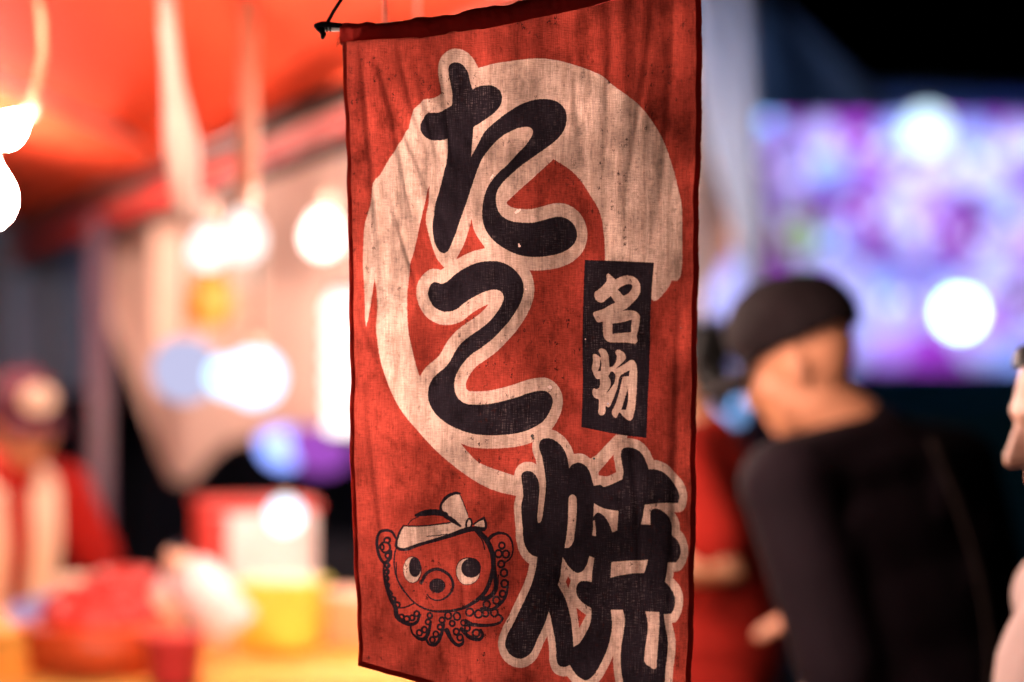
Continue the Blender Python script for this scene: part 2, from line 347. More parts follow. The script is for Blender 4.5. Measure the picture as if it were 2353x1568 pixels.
    L([(1045,465),(1080,432),(1130,415),(1190,430),(1228,480),(1238,550),(1218,610),(1180,640)], [20,14,10,8,8])
    L([(1205,790),(1192,890),(1150,955),(1080,1005),(1000,1000)], [8,14,18,20]); L([(1088,640),(1105,760),(1108,850),(1065,905),(1000,925)], [22,22,26,20])
    L([(1128,740),(1125,820),(1100,880)], 6)
    L([(1125,1035),(1165,1075),(1140,1108),(1050,1128),(930,1122),(880,1095)], [10,14,16,20,24])
    L([(720,1170),(760,1245),(810,1285),(850,1262),(845,1210)], [28,20,18,10]); L([(840,1160),(900,1215),(970,1240),(1005,1210),(990,1165)], [26,24,18,14])
    L([(440,1135),(450,1190),(490,1230),(535,1240),(570,1200),(600,1100)], [6,12,22,20,10]); L([(555,1235),(580,1280),(630,1280),(670,1220),(700,1120)], [12,18,20,14])
    # pin holes worn through the weave
    for x, y, r, o in ((598,897,9,R1),(606,885,7,R1),(590,907,6,R1),(765,1118,12,R1),(750,1127,9,R1),(778,1110,7,R1),(771,1347,8,R1),(768,1335,5,R1),
                    (1214,650,4,R2),(807,322,5,R2),(645,660,5,R2),(967,965,13,R2),(955,962,8,R2),(845,1285,12,R2),(850,1300,8,R2),(138,716,5,R3),(908,628,5,R3),
                    (655,190,7,R4),(318,1222,8,R3)):
        stamp(hole, np.array(conv([(x, y)], *o)), r * o[2])
    px = np.stack([ink, cream, hole, np.ones_like(ink)], -1)[::-1].astype(np.float32)
    im = bpy.data.images.new('banner_print', TW, TH, alpha=False, float_buffer=False)
    im.colorspace_settings.name = 'Non-Color'
    im.pixels.foreach_set(np.ascontiguousarray(px).ravel()); im.update(); im.pack()
    return im
# ---------------------------------------------------------------- materials
M = {}
M['asphalt'] = mat('asphalt', (.05, .05, .052), .9, .3, 30, bump=.6)
M['red_tarp'] = mat('red_tarp', (.88, .098, .040), .8, .08, 3, trans=.2, bump=.25, bump_scale=9)
M['red_valance'] = mat('red_valance', (.62, .035, .025), .6, .12, 6, trans=.35)
M['night_tarp'] = mat('night_tarp', (.012, .012, .018), .9, .2, 5)
M['tan_tarp'] = mat('tan_tarp', (.66, .42, .34), .7, .08, 4, trans=.08, bump=.3, bump_scale=7)
M['grey_tarp'] = mat('grey_tarp', (.16, .20, .29), .7, .2, 3, bump=.3)
M['navy_tarp'] = mat('navy_tarp', (.07, .11, .2), .6, .2, 3, bump=.3, trans=.3)
M['dark_pipe'] = mat('dark_pipe', (.045, .03, .03), .45, .2, 12, metal=.4)
M['grey_pipe'] = mat('grey_pipe', (.25, .22, .22), .4, .15, 12, metal=.6)
M['plum_pole'] = mat('plum_pole', (.10, .06, .085), .5, .15, 10)
M['pale_cord'] = mat('pale_cord', (.50, .34, .28), .6, .06, 20, trans=.25)
M['amber_cord'] = mat('amber_cord', (.46, .18, .10), .6, .06, 20, trans=.3)
M['socket'] = mat('socket', (.55, .35, .26), .5, .1, 20)
M['black_plastic'] = mat('black_plastic', (.018, .016, .02), .45, .2, 10)
M['bulb'] = mat('bulb', (1.0, .74, .62), emit=BULB, noise_amt=0)
M['bulb_big'] = mat('bulb_big', (1.0, .82, .73), emit=5.5, noise_amt=0)
M['bulb_soft'] = mat('bulb_soft', (1.0, .83, .77), emit=1.5, noise_amt=0)
M['lantern_white'] = mat('lantern_white', (1.0, .90, .84), emit=2.2, noise_amt=.08)
M['led_white'] = mat('led_white', (.50, .78, 1.0), emit=2.2, noise_amt=0)
M['led_lilac'] = mat('led_lilac', (.62, .62, .9), emit=.95, noise_amt=0)
M['lamp_blue'] = mat('lamp_blue', (.13, .42, .9), emit=3.0, noise_amt=0)
M['fairy'] = mat('fairy', (.72, .70, 1.0), emit=2.6, noise_amt=0)
M['lamp_added_hidden'] = mat('lamp_added_hidden', (.45, .65, 1.0), emit=95.0, noise_amt=0)
M['lamp_sky'] = mat('lamp_sky', (.25, .5, 1.0), emit=2.2, noise_amt=0)
M['lamp_bright'] = mat('lamp_bright', (.62, .85, 1.0), emit=2.7, noise_amt=0)
M['lamp_cyan'] = mat('lamp_cyan', (.55, 1.0, .95), emit=9.0, noise_amt=0)
M['tube_violet'] = mat('tube_violet', (.50, .50, 1.0), emit=84.0, noise_amt=0)
M['lantern_purple'] = mat('lantern_purple', (.40, .09, .58), emit=1.0, noise_amt=.1)
M['lantern_blue'] = mat('lantern_blue', (.25, .35, .95), emit=3.2, noise_amt=.1)
M['gold'] = mat('gold', (.75, .42, .07), .45, .1, 20, trans=.3)
M['paper'] = mat('paper', (.82, .74, .66), .8, .05, 12, trans=.4)
M['orange_paper'] = mat('orange_paper', (.76, .53, .42), .8, .06, 12, trans=.15)
M['skin'] = mat('skin', (.56, .23, .125), .5, .12, 18, bump=.15, bump_scale=160)
M['skin_pale'] = mat('skin_pale', (.36, .18, .125), .5, .14, 22, bump=.15, bump_scale=160)
M['skin_tan'] = mat('skin_tan', (.42, .19, .10), .5, .08, 14)
M['hair'] = mat('hair', (.008, .007, .007), .5, .3, 40)
M['black_shirt'] = mat('black_shirt', (.009, .005, .0075), .85, .2, 12, bump=.3)
M['cap_black'] = mat('cap_black', (.010, .006, .007), .8, .2, 20)
M['cap_plum'] = mat('cap_plum', (.085, .03, .045), .8, .15, 20)
M['red_shirt'] = mat('red_shirt', (.36, .016, .012), .8, .12, 10, bump=.3)
M['dark_red_shirt'] = mat('dark_red_shirt', (.27, .014, .009), .85, .15, 10, bump=.3)
M['pink_shirt'] = mat('pink_shirt', (.34, .245, .23), .8, .06, 10, bump=.2)
M['cream_cloth'] = mat('cream_cloth', (.82, .66, .5), .8, .06, 12, bump=.3)
M['denim'] = mat('denim', (.03, .035, .06), .85, .2, 14)
M['strap'] = mat('strap', (.017, .011, .010), .8, .15, 16)
M['eye_white'] = mat('eye_white', (.75, .72, .7), .2, .02, 20)
M['eye_dark'] = mat('eye_dark', (.01, .008, .008), .15, .02, 20)
M['orange_cloth'] = mat('orange_cloth', (.78, .36, .06), .7, .1, 6, bump=.2)
M['orange_red'] = mat('orange_red', (.80, .11, .025), .4, .08, 8, trans=.35)
M['red_plastic'] = mat('red_plastic', (.70, .055, .045), .35, .1, 8, trans=.3)
M['white_plastic'] = mat('white_plastic', (.68, .60, .59), .4, .04, 8)
M['yellow_plastic'] = mat('yellow_plastic', (.85, .86, .13), .4, .06, 8, trans=.35)
M['lilac_plastic'] = mat('lilac_plastic', (.32, .34, .6), .4, .06, 8)
M['slate_plastic'] = mat('slate_plastic', (.13, .12, .2), .4, .06, 8)
M['peach_plastic'] = mat('peach_plastic', (.8, .45, .3), .45, .06, 8)
M['magenta_wall'] = mat('magenta_wall', (.66, .09, .55), .8, .15, 2)
M['pale_bag'] = mat('pale_bag', (.82, .82, .88), .35, .08, 6, trans=.2)
M['blue_bag'] = mat('blue_bag', (.45, .66, .86), .35, .08, 6, trans=.2)
M['pink_bag'] = mat('pink_bag', (.78, .4, .8), .35, .08, 6, trans=.2)
M['lime'] = mat('lime', (.38, .75, .04), .4, .08, 6)
M['teal_cloth'] = mat('teal_cloth', (.014, .075, .105), .8, .15, 5)
M['rod_white'] = mat('rod_white', (.8, .78, .74), .35, .04, 10)
M['black_cord'] = mat('black_cord', (.008, .007, .008), .9, .2, 60, bump=.6, bump_scale=300)
M['crate_dark'] = mat('crate_dark', (.016, .015, .02), .8, .2, 8)
M['wood'] = mat('wood', (.22, .12, .06), .7, .2, 10)
# ---------------------------------------------------------------- the ground
bm = bmesh.new(); bmesh.ops.create_grid(bm, x_segments=24, y_segments=24, size=60)
g = from_bm('ground', bm, M['asphalt'], None); g.location = (0, 40, 0); structure(g)
# ---------------------------------------------------------------- the red stall canopy
EA, EB = at(0, 600, 8.0), at(800, 290, 4.4)
def eave(t, dz=0.0, dq=0.0):
    p = EA.lerp(EB, t); e = (EB - EA).normalized(); q = Vector((-.932, -.361, 0))
    return p + Vector((0, 0, dz)) + q * dq
T0, T1 = -.35, 1.36
cn = thing('stall_canopy', 'glowing orange red tarpaulin canopy of the food stall above the hanging bulbs', 'canopy', eave(.5))
def rel(parent, p): return Vector(p) - parent.location
def canopy(u, v):
    t = T0 + (T1 - T0) * u; q = v * 3.1
    z = .088 + .30 * q - .03 * math.sin(q * 1.0) + .016 * math.sin(u * 17 + q * 2) + .022 * math.sin(u * 6.5 + 1 - q * 3.1) + .012 * math.sin(q * 9 + u * 5)
    return rel(cn, eave(t, z, q))
sheet('canopy_sheet', canopy, 60, 40, M['red_tarp'], cn)
def strip(z0, z1, dq, wav):
    def f(u, v):
        t = T0 + (T1 - T0) * u
        return rel(cn, eave(t, z0 + (z1 - z0) * v, dq + wav * math.sin(u * 60) * v))
    return f
sheet('valance', strip(.034, -.014, .0, .008), 90, 4, M['red_valance'], cn)
make_tube('lower_rail', [rel(cn, eave(T0, -.032, .0)), rel(cn, eave(T1, -.032, .0))], .016, M['dark_pipe'], cn, 12)
make_tube('eave_pipe', [rel(cn, eave(T0, .056, .02)), rel(cn, eave(T1, .056, .02))], .021, M['dark_pipe'], cn, 12)
make_tube('cross_pipe', [rel(cn, at(-60, 165, 4.6)), rel(cn, at(440, 372, 5.6))], .012, M['grey_pipe'], cn, 10)
make_tube('rafter_pipe', [rel(cn, eave(1.30, .07, .03)), rel(cn, eave(1.30, .95, 3.0))], .014, M['grey_pipe'], cn, 10)
for px, y0, d in ((228, 660, 6.3), (-140, 640, 6.6)):
    top = at(px, y0 - 160, d)
    make_tube('leg', [rel(cn, (top.x, d, 0)), rel(cn, top)], .030, M['plum_pole'], cn, 12)
# tan tarpaulin hung behind the bulbs, gathered up along its bottom edge
tn = thing('tan_tarp', 'slack peach tan tarpaulin sheet hung below the red valance, bunched at its lower edge', 'tarpaulin', at(900, 330, 6.7))
lowx = [205, 250, 310, 370, 400, 440, 480, 530, 580, 640, 700, 800, 1000, 1300, 1560, 1640, 1712]
lowy = [560, 730, 880, 1050, 1110, 1108, 1055, 1015, 1010, 985, 980, 985, 990, 900, 760, 650, 520]
def tarp(u, v):
    px = 205 + 1507 * u; yb = np.interp(px, lowx, lowy); yt = 120.0
    d = 6.7 + .035 * math.sin(u * 26 + v * 2) + .03 * math.sin(u * 11 - v * 5) + .02 * math.sin(v * 9 + u * 13)
    return rel(tn, at(px, yt + (yb - yt) * v, d))
sheet('sheet', tarp, 110, 40, M['tan_tarp'], tn)
# rear tarps of the neighbouring stall
gr = thing('grey_side_tarp', 'slate grey tarpaulin wall hanging beyond the stall vendor', 'tarpaulin', at(60, 700, 7.8))
sheet('sheet', lambda u, v: rel(gr, at(-220 + 420 * u + 40 * v, 480 + 420 * v, 7.8 + .04 * math.sin(u * 20 + v))), 40, 20, M['grey_tarp'], gr)
bk = thing('dark_back_tarp', 'blackish tarpaulin behind the counter at the back of the stall', 'tarpaulin', at(400, 1100, 8.8))
sheet('sheet', lambda u, v: rel(bk, at(-260 + 1500 * u, 640 + 900 * v, 8.8 + .05 * math.sin(u * 40 + 2 * v))), 60, 12, M['night_tarp'], bk)
# ---------------------------------------------------------------- hanging bulbs
def bulb_lamp(px, py, d, r, label, m='bulb', cord=None, cr=.004, group='bare bulbs hanging in the stall', cordm='pale_cord', tilt=0.0):
    c = at(px, py, d)
    t = thing('hanging_bulb', label, 'light bulb', c, 0, group)
    prof = [(max(.04, math.sin(a_)) * r, -math.cos(a_) * r) for a_ in [i_ * R(11) for i_ in range(0, 12)]] + [(.78*r, r*.68), (.66*r, r*.86), (.53*r, r*1.06), (.45*r, r*1.22), (.42*r, r*1.3)]
    rt = Matrix.Rotation(tilt, 3, 'Y')
    make_lathe('glass_bulb', prof, M[m], t, 32, rot=rt)
    make_lathe('lamp_socket', [(.44*r, 1.3*r), (.5*r, 1.32*r), (.5*r, 2.2*r), (.3*r, 2.5*r)], M['socket'], t, 14, rot=rt)
    pts = cord if cord else [(px, py - 200, d)]
    P = [rt @ Vector((0, 0, 2.4*r))] + [at(*q) - c for q in pts]
    rr = cr if hasattr(cr, '__len__') else [cr] * len(P)
    make_tube('cord', P, rr, M[cordm], t, 8)
    return t
bulb_lamp(14, 300, 3.3, .021, 'small bare bulb on a looped cord near the canopy, highest of the lit bulbs', cord=[(76, 225, 3.3), (84, 200, 3.31), (100, 120, 3.33), (96, 40, 3.32), (70, -90, 3.3)], cr=.006, cordm='amber_cord', tilt=R(52))
bulb_lamp(-38, 458, 3.0, .039, 'big blown out bare bulb cut off by the left edge, under the small looped bulb', cord=[(-34, 200, 3.0), (-40, -120, 3.0)])
bulb_lamp(742, 545, 6.0, .046, 'glaring round bulb beside the red banner at its left edge', 'bulb_big', cord=[(744, 380, 6.0), (742, 200, 6.0)], cr=.0025)
bulb_lamp(560, 552, 4.1, .042, 'frosted lamp on the fainter of the two broad cords in front of the tan tarp', 'bulb_soft', [(568, 420, 4.05), (571, 200, 4.0), (570, -60, 4.0)], .016, cordm='amber_cord')
bulb_lamp(478, 578, 3.9, .036, 'frosted lamp at the foot of the broad pale ribbon cord', 'bulb_soft', [(428, 490, 3.85), (418, 330, 3.8), (400, 200, 3.75), (386, 60, 3.7), (378, -90, 3.7)], [.014, .022, .028, .017, .014, .013])
for px, py, d, r_, wh in ((885, 660, 2.72, .0145, 'leftmost, close behind its cream ring'), (960, 1130, 3.2, .021, 'in the middle of the cloth'), (1430, 310, 3.3, .021, 'rightmost, towards the black cap'), (1490, 470, 5.9, .024, 'lighting the right end of the tan tarp'), (1050, 450, 4.2, .027, 'high up under the red canopy'), (985, 700, 4.5, .023, 'low over the counter'), (930, 520, 6.0, .025, 'farthest, next to the tan tarp')):
    bulb_lamp(px, py, d, r_, 'bare bulb hidden behind the red banner, ' + wh, cord=[(px, 100, d), (px, -160, d)] if d < 5 else [(px, 220, d)], group='bulbs behind the banner', cr=.002)  # unseen bulbs added for their light on cloth, tarps, counter and people
bulb_lamp(-260, 345, 5.4, .040, 'bare bulb over the counter, beyond the left edge', cord=[(-260, 60, 5.4)], group='bulbs of the stall row out of frame')  # unseen bulb added to light the canopy, vendor and counter
bulb_lamp(-900, 1010, 1.95, .014, 'low bare bulb at the near front corner of the stall, beyond the left edge', cord=[(-900, 200, 1.95)], group='bulbs of the stall row out of frame')  # unseen bulb added to lift the front of the banner from the lower left
# paper notice and the little lamps hanging on it
ns = thing('paper_notice', 'pale paper notice pinned on the tan tarp behind the pendant bulbs', 'notice', at(480, 720, 6.0))
sheet('sheet', lambda u, v: rel(ns, at(352 + 258 * u, 470 + 400 * v, 6.0 + .012 * math.sin(u * 7 + v * 3))), 14, 20, M['orange_paper'], ns)
sheet('heading', lambda u, v: rel(ns, at(395 + 210 * u, 560 + 105 * v, 5.985 + .012 * math.sin(u * 6 + v))), 10, 8, M['paper'], ns)
go = thing('gold_lantern', 'small gold paper lantern hanging just under the paired pendant bulbs', 'lantern', at(482, 690, 5.0))
make_lathe('body', [(.018, -.055), (.04, -.048), (.052, -.02), (.055, 0), (.052, .02), (.04, .048), (.018, .055)], M['gold'], go, 18)
make_lathe('top_ring', [(.018, .055), (.022, .056), (.022, .066), (.018, .067)], M['black_plastic'], go, 14)
make_tube('string', [(0, 0, .066), (0, 0, .16)], .002, M['pale_cord'], go, 6)
def led_lamp(name, px, py, d, r, m, label, group=None, cat='lamp', up=.3, arm=True):
    t = thing(name, label, cat, at(px, py, d), 0, group)
    make_ell('globe', (0, 0, 0), (r, r, r), M[m], t, seg=16)
    make_lathe('cap', [(r*.34, r*.90), (r*.36, r*.92), (r*.3, r*1.15), (r*.12, r*1.25)], M['socket'], t, 12)
    if arm: make_tube('hanger', [(0, 0, r*1.25), (0, 0, r*1.25 + up)], max(.0025, r*.06), M['black_plastic'], t, 6)
    return t
led_lamp('led_lamp', 585, 868, 4.7, .060, 'led_white', 'dazzling blue white LED lamp hanging below the gold lantern')
led_lamp('led_lamp', 525, 866, 4.75, .044, 'led_white', 'smaller blue white LED lamp close against the dazzling one')
led_lamp('led_lamp', 425, 850, 4.8, .068, 'led_lilac', 'pale lilac lamp left of the blue white LED pair', up=.25)
led_lamp('glowing_balloon', 655, 1015, 7.0, .075, 'lantern_blue', 'blue violet glowing globe low against the dark tarp', cat='lantern')
pl = thing('purple_lantern', 'glowing purple paper lantern between the blue globe and the white lantern', 'lantern', at(738, 990, 6.9))
make_lathe('body', [(.03, -.12), (.07, -.1), (.09, -.04), (.09, .04), (.07, .1), (.03, .12)], M['lantern_purple'], pl, 18)
make_lathe('top_ring', [(.03, .12), (.035, .122), (.035, .14), (.02, .142)], M['black_plastic'], pl, 12)
make_tube('string', [(0, 0, .14), (0, 0, .9)], .003, M['black_plastic'], pl, 6)
wl = thing('white_lantern', 'tall white paper lantern shining against the left edge of the banner', 'lantern', at(798, 835, 4.9))
H = .145
make_lathe('body', [(.035, -H)] + [(.045 + .006 * math.sin(i * math.pi / 2), -H + 2 * H * i / 24) for i in range(1, 24)] + [(.035, H)], M['lantern_white'], wl, 20)
make_lathe('top_ring', [(.036, H), (.04, H + .001), (.04, H + .012), (.03, H + .013)], M['black_plastic'], wl, 16)
make_lathe('bottom_ring', [(.03, -H - .013), (.04, -H - .012), (.04, -H - .001), (.036, -H)], M['black_plastic'], wl, 16)
make_tube('string', [(0, 0, H + .013), (0, 0, .9)], .002, M['black_plastic'], wl, 6)
# ---------------------------------------------------------------- the counter and what stands on it
CT = .955
ct = thing('stall_counter', 'stall counter spread with bright orange cloth under the squeeze bottles', 'counter', (-.75, 4.75, 0))
def cloth_top(u, v):
    return Vector((-1.55 + 2.5 * u, -.55 + 1.25 * v, CT + .004 * math.sin(u * 14 + v * 6) + .003 * math.sin(v * 17)))
sheet('cloth', cloth_top, 50, 30, M['orange_cloth'], ct, .004)
sheet('cloth_skirt', lambda u, v: Vector((-1.55 + 2.5 * u, -.556 - .02 * v * math.sin(u * 50) ** 2, CT - .001 - .62 * v)), 120, 10, M['orange_cloth'], ct)
make_box('table_top', (-.3, .07, CT - .03), (2.46, 1.2, .04), M['wood'], ct)
for x in (-1.45, .85):
    for y in (-.45, .6): make_box('leg', (x, y, (CT - .05) / 2), (.05, .05, CT - .05), M['wood'], ct)
def on_counter(px, d, dz=0.0): return (((px - 1176.5) * K * d), d, CT + .006 + dz)
# red-lidded carton
bx = thing('carton', 'red and white carton with a shiny lid standing at the back of the counter', 'carton', on_counter(585, 5.0), R(14))
make_box('body', (0, 0, .12), (.23, .18, .24), M['white_plastic'], bx, .012, taper=1.0)
make_box('red_panel', (-.092, -.004, .12), (.05, .192, .235), M['red_plastic'], bx, .006)
make_box('lid', (0, 0, .252), (.245, .195, .022), M['red_plastic'], bx, .008)
led_lamp('highlight_globe', 655, 1183, 4.72, .034, 'lamp_bright', 'small round blue white lamp in front of the red and white carton', arm=False)  # glowing globe standing in for a highlight on the carton
yt = thing('yellow_tub', 'bright yellow square tub beside the carton on the orange cloth', 'tub', on_counter(645, 4.62), R(-12))
make_box('body', (0, 0, .062), (.135, .12, .118), M['yellow_plastic'], yt, .014, taper=1.1)
make_box('rim', (0, 0, .127), (.158, .142, .012), M['yellow_plastic'], yt, .004)
make_box('sauce', (0, 0, .134), (.13, .115, .006), M['cream_cloth'], yt, .002)
def squeeze(name, px, d, h, r, m, capm, label, tilt=0.0, rz=0.0, group=None):
    t = thing(name, label, 'bottle', on_counter(px, d), rz, group); t.rotation_euler = (0, tilt, rz)
    make_lathe('body', [(r*.9, 0), (r, .008), (r, h*.62), (r*.85, h*.72), (r*.5, h*.78)], M[m], t, 20)
    make_lathe('cap', [(r*.55, h*.78), (r*.55, h*.86), (r*.2, h*.9), (r*.1, h)], M[capm], t, 16)
    return t
def lying(name, px, d, L, r, m, capm, label, rz, up=0.0, tilt=-90):
    t = thing(name, label, 'bottle', on_counter(px, d, r + up)); t.rotation_euler = (0, R(tilt), rz)
    make_lathe('body', [(r*.8, 0), (r, .01), (r, L*.66), (r*.8, L*.76), (r*.5, L*.8)], M[m], t, 20)
    make_lathe('cap', [(r*.55, L*.8), (r*.55, L*.88), (r*.25, L*.92), (r*.12, L)], M[capm], t, 16)
    return t
lying('mayonnaise_bottle', 548, 4.42, .20, .052, 'white_plastic', 'peach_plastic', 'fat white squeeze bottle leaning with its peach cap to the upper left', R(-6), .002, -42)
jr = thing('red_jar', 'round red plastic jar standing behind the orange tub', 'jar', on_counter(285, 4.62))
make_lathe('body', [(.055, 0), (.07, .01), (.078, .05), (.075, .095), (.058, .118)], M['red_plastic'], jr, 24)
make_lathe('lid', [(.060, .118), (.064, .120), (.060, .145), (.04, .155), (.01, .158)], M['red_plastic'], jr, 24)
lying('sauce_bottle', 330, 4.3, .16, .045, 'red_plastic', 'red_plastic', 'red sauce bottle lying in front of the round red jar', R(20), 0, -80)
squeeze('sauce_bottle', 372, 4.52, .15, .036, 'peach_plastic', 'white_plastic', 'peach pink bottle pressed against the round red jar')
ot = thing('orange_tub', 'large orange red mixing tub at the bottom of the picture', 'tub', on_counter(225, 4.3))
make_lathe('body', [(.105, 0), (.12, .01), (.128, .05), (.130, .08)], M['orange_red'], ot, 28)
make_lathe('batter', [(.122, .08), (.12, .088), (.08, .093), (.01, .094)], M['orange_red'], ot, 28)
make_lathe('rim', [(.126, .076), (.137, .079), (.137, .086), (.124, .087)], M['orange_red'], ot, 28)
tr = thing('lilac_tray', 'lilac blue plastic tray tilted beside the orange tub', 'tray', on_counter(110, 4.5, .055)); tr.rotation_euler = (R(24), R(-16), R(6))
make_box('base', (0, 0, 0), (.13, .15, .01), M['lilac_plastic'], tr, .004)
for c, s in (((0, .075, .014), (.14, .01, .03)), ((0, -.075, .014), (.14, .01, .03)), ((.066, 0, .014), (.01, .14, .03)), ((-.066, 0, .014), (.01, .14, .03))):
    make_box('side', c, s, M['lilac_plastic'], tr, .004)
pc = thing('peach_tub', 'plain peach coloured tub half hidden behind the banner edge', 'tub', on_counter(815, 4.7))
make_lathe('body', [(.06, 0), (.068, .008), (.075, .085), (.078, .09)], M['peach_plastic'], pc, 24)
make_lathe('lid', [(.08, .09), (.082, .092), (.082, .102), (.02, .108)], M['peach_plastic'], pc, 24)
lump = []
gg = thing('pickled_ginger', 'heap of red pickled ginger piled in the orange tub', 'food', on_counter(225, 4.3, .095))
def ginger(bm):
    for i in range(60):
        a = rnd.uniform(0, 6.283); q = .10 * math.sqrt(rnd.random()); z = .05 * (1 - (q / .1) ** 2) + rnd.uniform(-.004, .01)
        tube(bm, [(q * math.cos(a) - .014, q * math.sin(a), z), (q * math.cos(a), q * math.sin(a) + rnd.uniform(-.01, .01), z + .012), (q * math.cos(a) + .014, q * math.sin(a), z)], [.007, .009, .006], 7, 1, 'round')
    ellipsoid(bm, (0, 0, 0), (.105, .105, .045))
bm = bmesh.new(); ginger(bm); from_bm('heap', bm, M['red_plastic'], gg)
squeeze('sauce_bottle', 410, 4.95, .17, .036, 'slate_plastic', 'slate_plastic', 'slate grey bottle behind the fat white squeeze bottle')
for px, d_, r_, h_, mm, lb in ((400, 4.15, .052, .075, 'red_plastic', 'low red cup in front of the white squeeze bottle'), (300, 4.95, .045, .11, 'peach_plastic', 'peach paper cup behind the round red jar'),
                       (20, 4.3, .075, .07, 'orange_cloth', 'amber orange bowl at the lower left corner of the counter'),
                       (170, 4.9, .05, .10, 'cream_cloth', 'cream paper cup beside the arm of the stall vendor')):
    t = thing('cup', lb, 'cup', on_counter(px, d_))
    make_lathe('body', [(r_*.75, 0), (r_*.82, .006), (r_*.97, h_), (r_, h_ + .003)], M[mm], t, 22)
    make_lathe('rim', [(r_*.98, h_ + .001), (r_*1.05, h_ + .004), (r_*1.05, h_ + .009), (r_*.9, h_ + .010)], M[mm], t, 22)
# dark crates stacked behind
for i, (z, s) in enumerate(((.0, 1.0), (.33, .98), (.66, .96))):
    c = thing('slatted_crate', ['dark slatted crate at the foot of the stack behind the counter', 'dark slatted crate second from the ground in the stack',
        'topmost dark slatted crate of the stack, level with the carton'][i], 'crate', at(690, 784, 6.9) * Vector((1, 1, 0)) if False else (at(690, 784, 6.9).x, 6.9, z), R(3 * i - 4), 'dark crates stacked behind the counter')
    for k in range(4): make_box('slat', (0, -.21, .045 + k * .078), (.6 * s, .016, .058), M['crate_dark'], c, .004)
    for k in range(4): make_box('slat', (0, .21, .045 + k * .078), (.6 * s, .016, .058), M['crate_dark'], c, .004)
    for x in (-.29 * s, .29 * s): make_box('end_panel', (x, 0, .16), (.016, .40, .3), M['crate_dark'], c, .004)
    make_box('base', (0, 0, .011), (.56 * s, .40, .014), M['crate_dark'], c, .003)
# ---------------------------------------------------------------- right hand side: tents and the lit stall
gp = thing('rolled_tent_flap', 'grey tent flap tied in a bundle around a pole just right of the banner', 'tent flap', at(1660, 300, 6.4))
make_tube('pole', [rel(gp, at(1600, 784, 6.5) * Vector((1, 1, 0))), rel(gp, at(1612, -200, 6.5))], .022, M['grey_pipe'], gp, 12)
def flap(k):
    a = k / 5
    return [rel(gp, at(1600 + 96 * a, -120, 6.4 + .03 * math.sin(k * 2))), rel(gp, at(1612 + 100 * a, 120, 6.36 + .03 * math.cos(k * 2))), rel(gp, at(1648 + 76 * a, 330, 6.4)),
            rel(gp, at(1692 + 46 * a, 500, 6.38)), rel(gp, at(1722 + 20 * a, 640, 6.4))]
for k in range(6): make_tube('fold', flap(k), [.022, .026, .024, .018, .010], M['grey_tarp'], gp, 10, caps='round')
nv = thing('navy_tent_roof', 'dark navy tent roof slope cutting across the night sky at the upper right', 'tent roof', at(1800, 120, 8.5))
def navy(u, v):
    d = 8.5 + .5 * u; yt = -60 - 240 * (1 - u); 
    x0 = 1700 + 40 * v; x1 = 1735 + 335 * v
    return rel(nv, at(x0 + (x1 - x0) * u, -40 + 305 * v, 8.2 + .12 * u + .03 * math.sin(u * 8 + v * 4)))
sheet('sheet', navy, 24, 20, M['navy_tarp'], nv, .004)
make_tube('pole', [rel(nv, at(1722, 784, 8.25) * Vector((1, 1, 0))), rel(nv, at(1722, -60, 8.25))], .025, M['dark_pipe'], nv, 10)
D = 16.0
st = thing('magenta_stall', 'brightly lit stall with a magenta wall full of hung prizes at the far right', 'stall', (at(2150, 784, D).x, D, 0))
def sx(px): return at(px, 784, D).x - st.location.x
def sz(py): return at(0, py, D).z
xa, xb = sx(1735), sx(2760)
make_box('back_wall', ((xa + xb) / 2, .35, (sz(880) + sz(256)) / 2), (xb - xa, .05, sz(256) - sz(880)), M['magenta_wall'], st, .004)
make_box('side_wall', (xa - .03, -.15, sz(600) / 2 + .6), (.05, .95, sz(256) - .2), M['magenta_wall'], st, .004)
make_box('roof', ((xa + xb) / 2 + .1, -.1, sz(249)), (xb - xa + .5, 1.5, .05), M['black_plastic'], st, .004, rot=Matrix.Rotation(R(1.0), 3, 'Y'))
make_box('added_fascia', ((xa + xb) / 2 + .1, -.84, sz(269) + .0), (xb - xa + .5, .04, .17), M['navy_tarp'], st, .004, rot=Matrix.Rotation(R(1.0), 3, 'Y'))  # board added to screen the upper tube from view
make_box('counter', ((xa + xb) / 2, -.55, sz(900) / 2), (xb - xa, .5, sz(885)), M['teal_cloth'], st, .01)
for x, px0 in ((xa + .03, 0), (xb - .03, 0)): make_tube('leg', [(x, -.8, 0), (x, -.8, sz(256))], .03, M['grey_pipe'], st, 10)
make_tube('hidden_light_tube', [(xa + .1, -.76, sz(264)), (xb - .1, -.76, sz(264) - .03)], .028, M['tube_violet'], st, 10, caps='round')  # tube added out of sight to light the wall from above
make_box('added_lip', ((xa + xb) / 2, -.83, sz(868)), (xb - xa, .04, .16), M['teal_cloth'], st, .01)  # lip added to screen the lower tube from view
make_tube('hidden_light_tube', [(xa + .1, -.76, sz(872)), (xb - .1, -.76, sz(872))], .02, M['tube_violet'], st, 10, caps='round')  # second unseen tube, added to light the wall from below
def prize(px, py, r, m, label, grp, cat='prize'):
    t = thing('prize_bag', label, cat, at(px, py, D + .1 + rnd.uniform(-.06, .06)), rnd.uniform(-.3, .3), grp)
    k = r * K * D
    prof = [(.1, -1.05), (.6, -.95), (.95, -.55), (1.0, -.05), (.88, .45), (.55, .85), (.2, 1.02), (.12, 1.1)]
    make_lathe('bag', [(a * k, z * k) for a, z in prof], M[m], t, 14, sy=.7)
    make_lathe('knot', [(.12 * k, 1.1 * k), (.28 * k, 1.25 * k), (.3 * k, 1.38 * k)], M[m], t, 10)
KIND = {'pale_bag': 'pale lilac', 'blue_bag': 'light blue', 'pink_bag': 'orchid pink'}
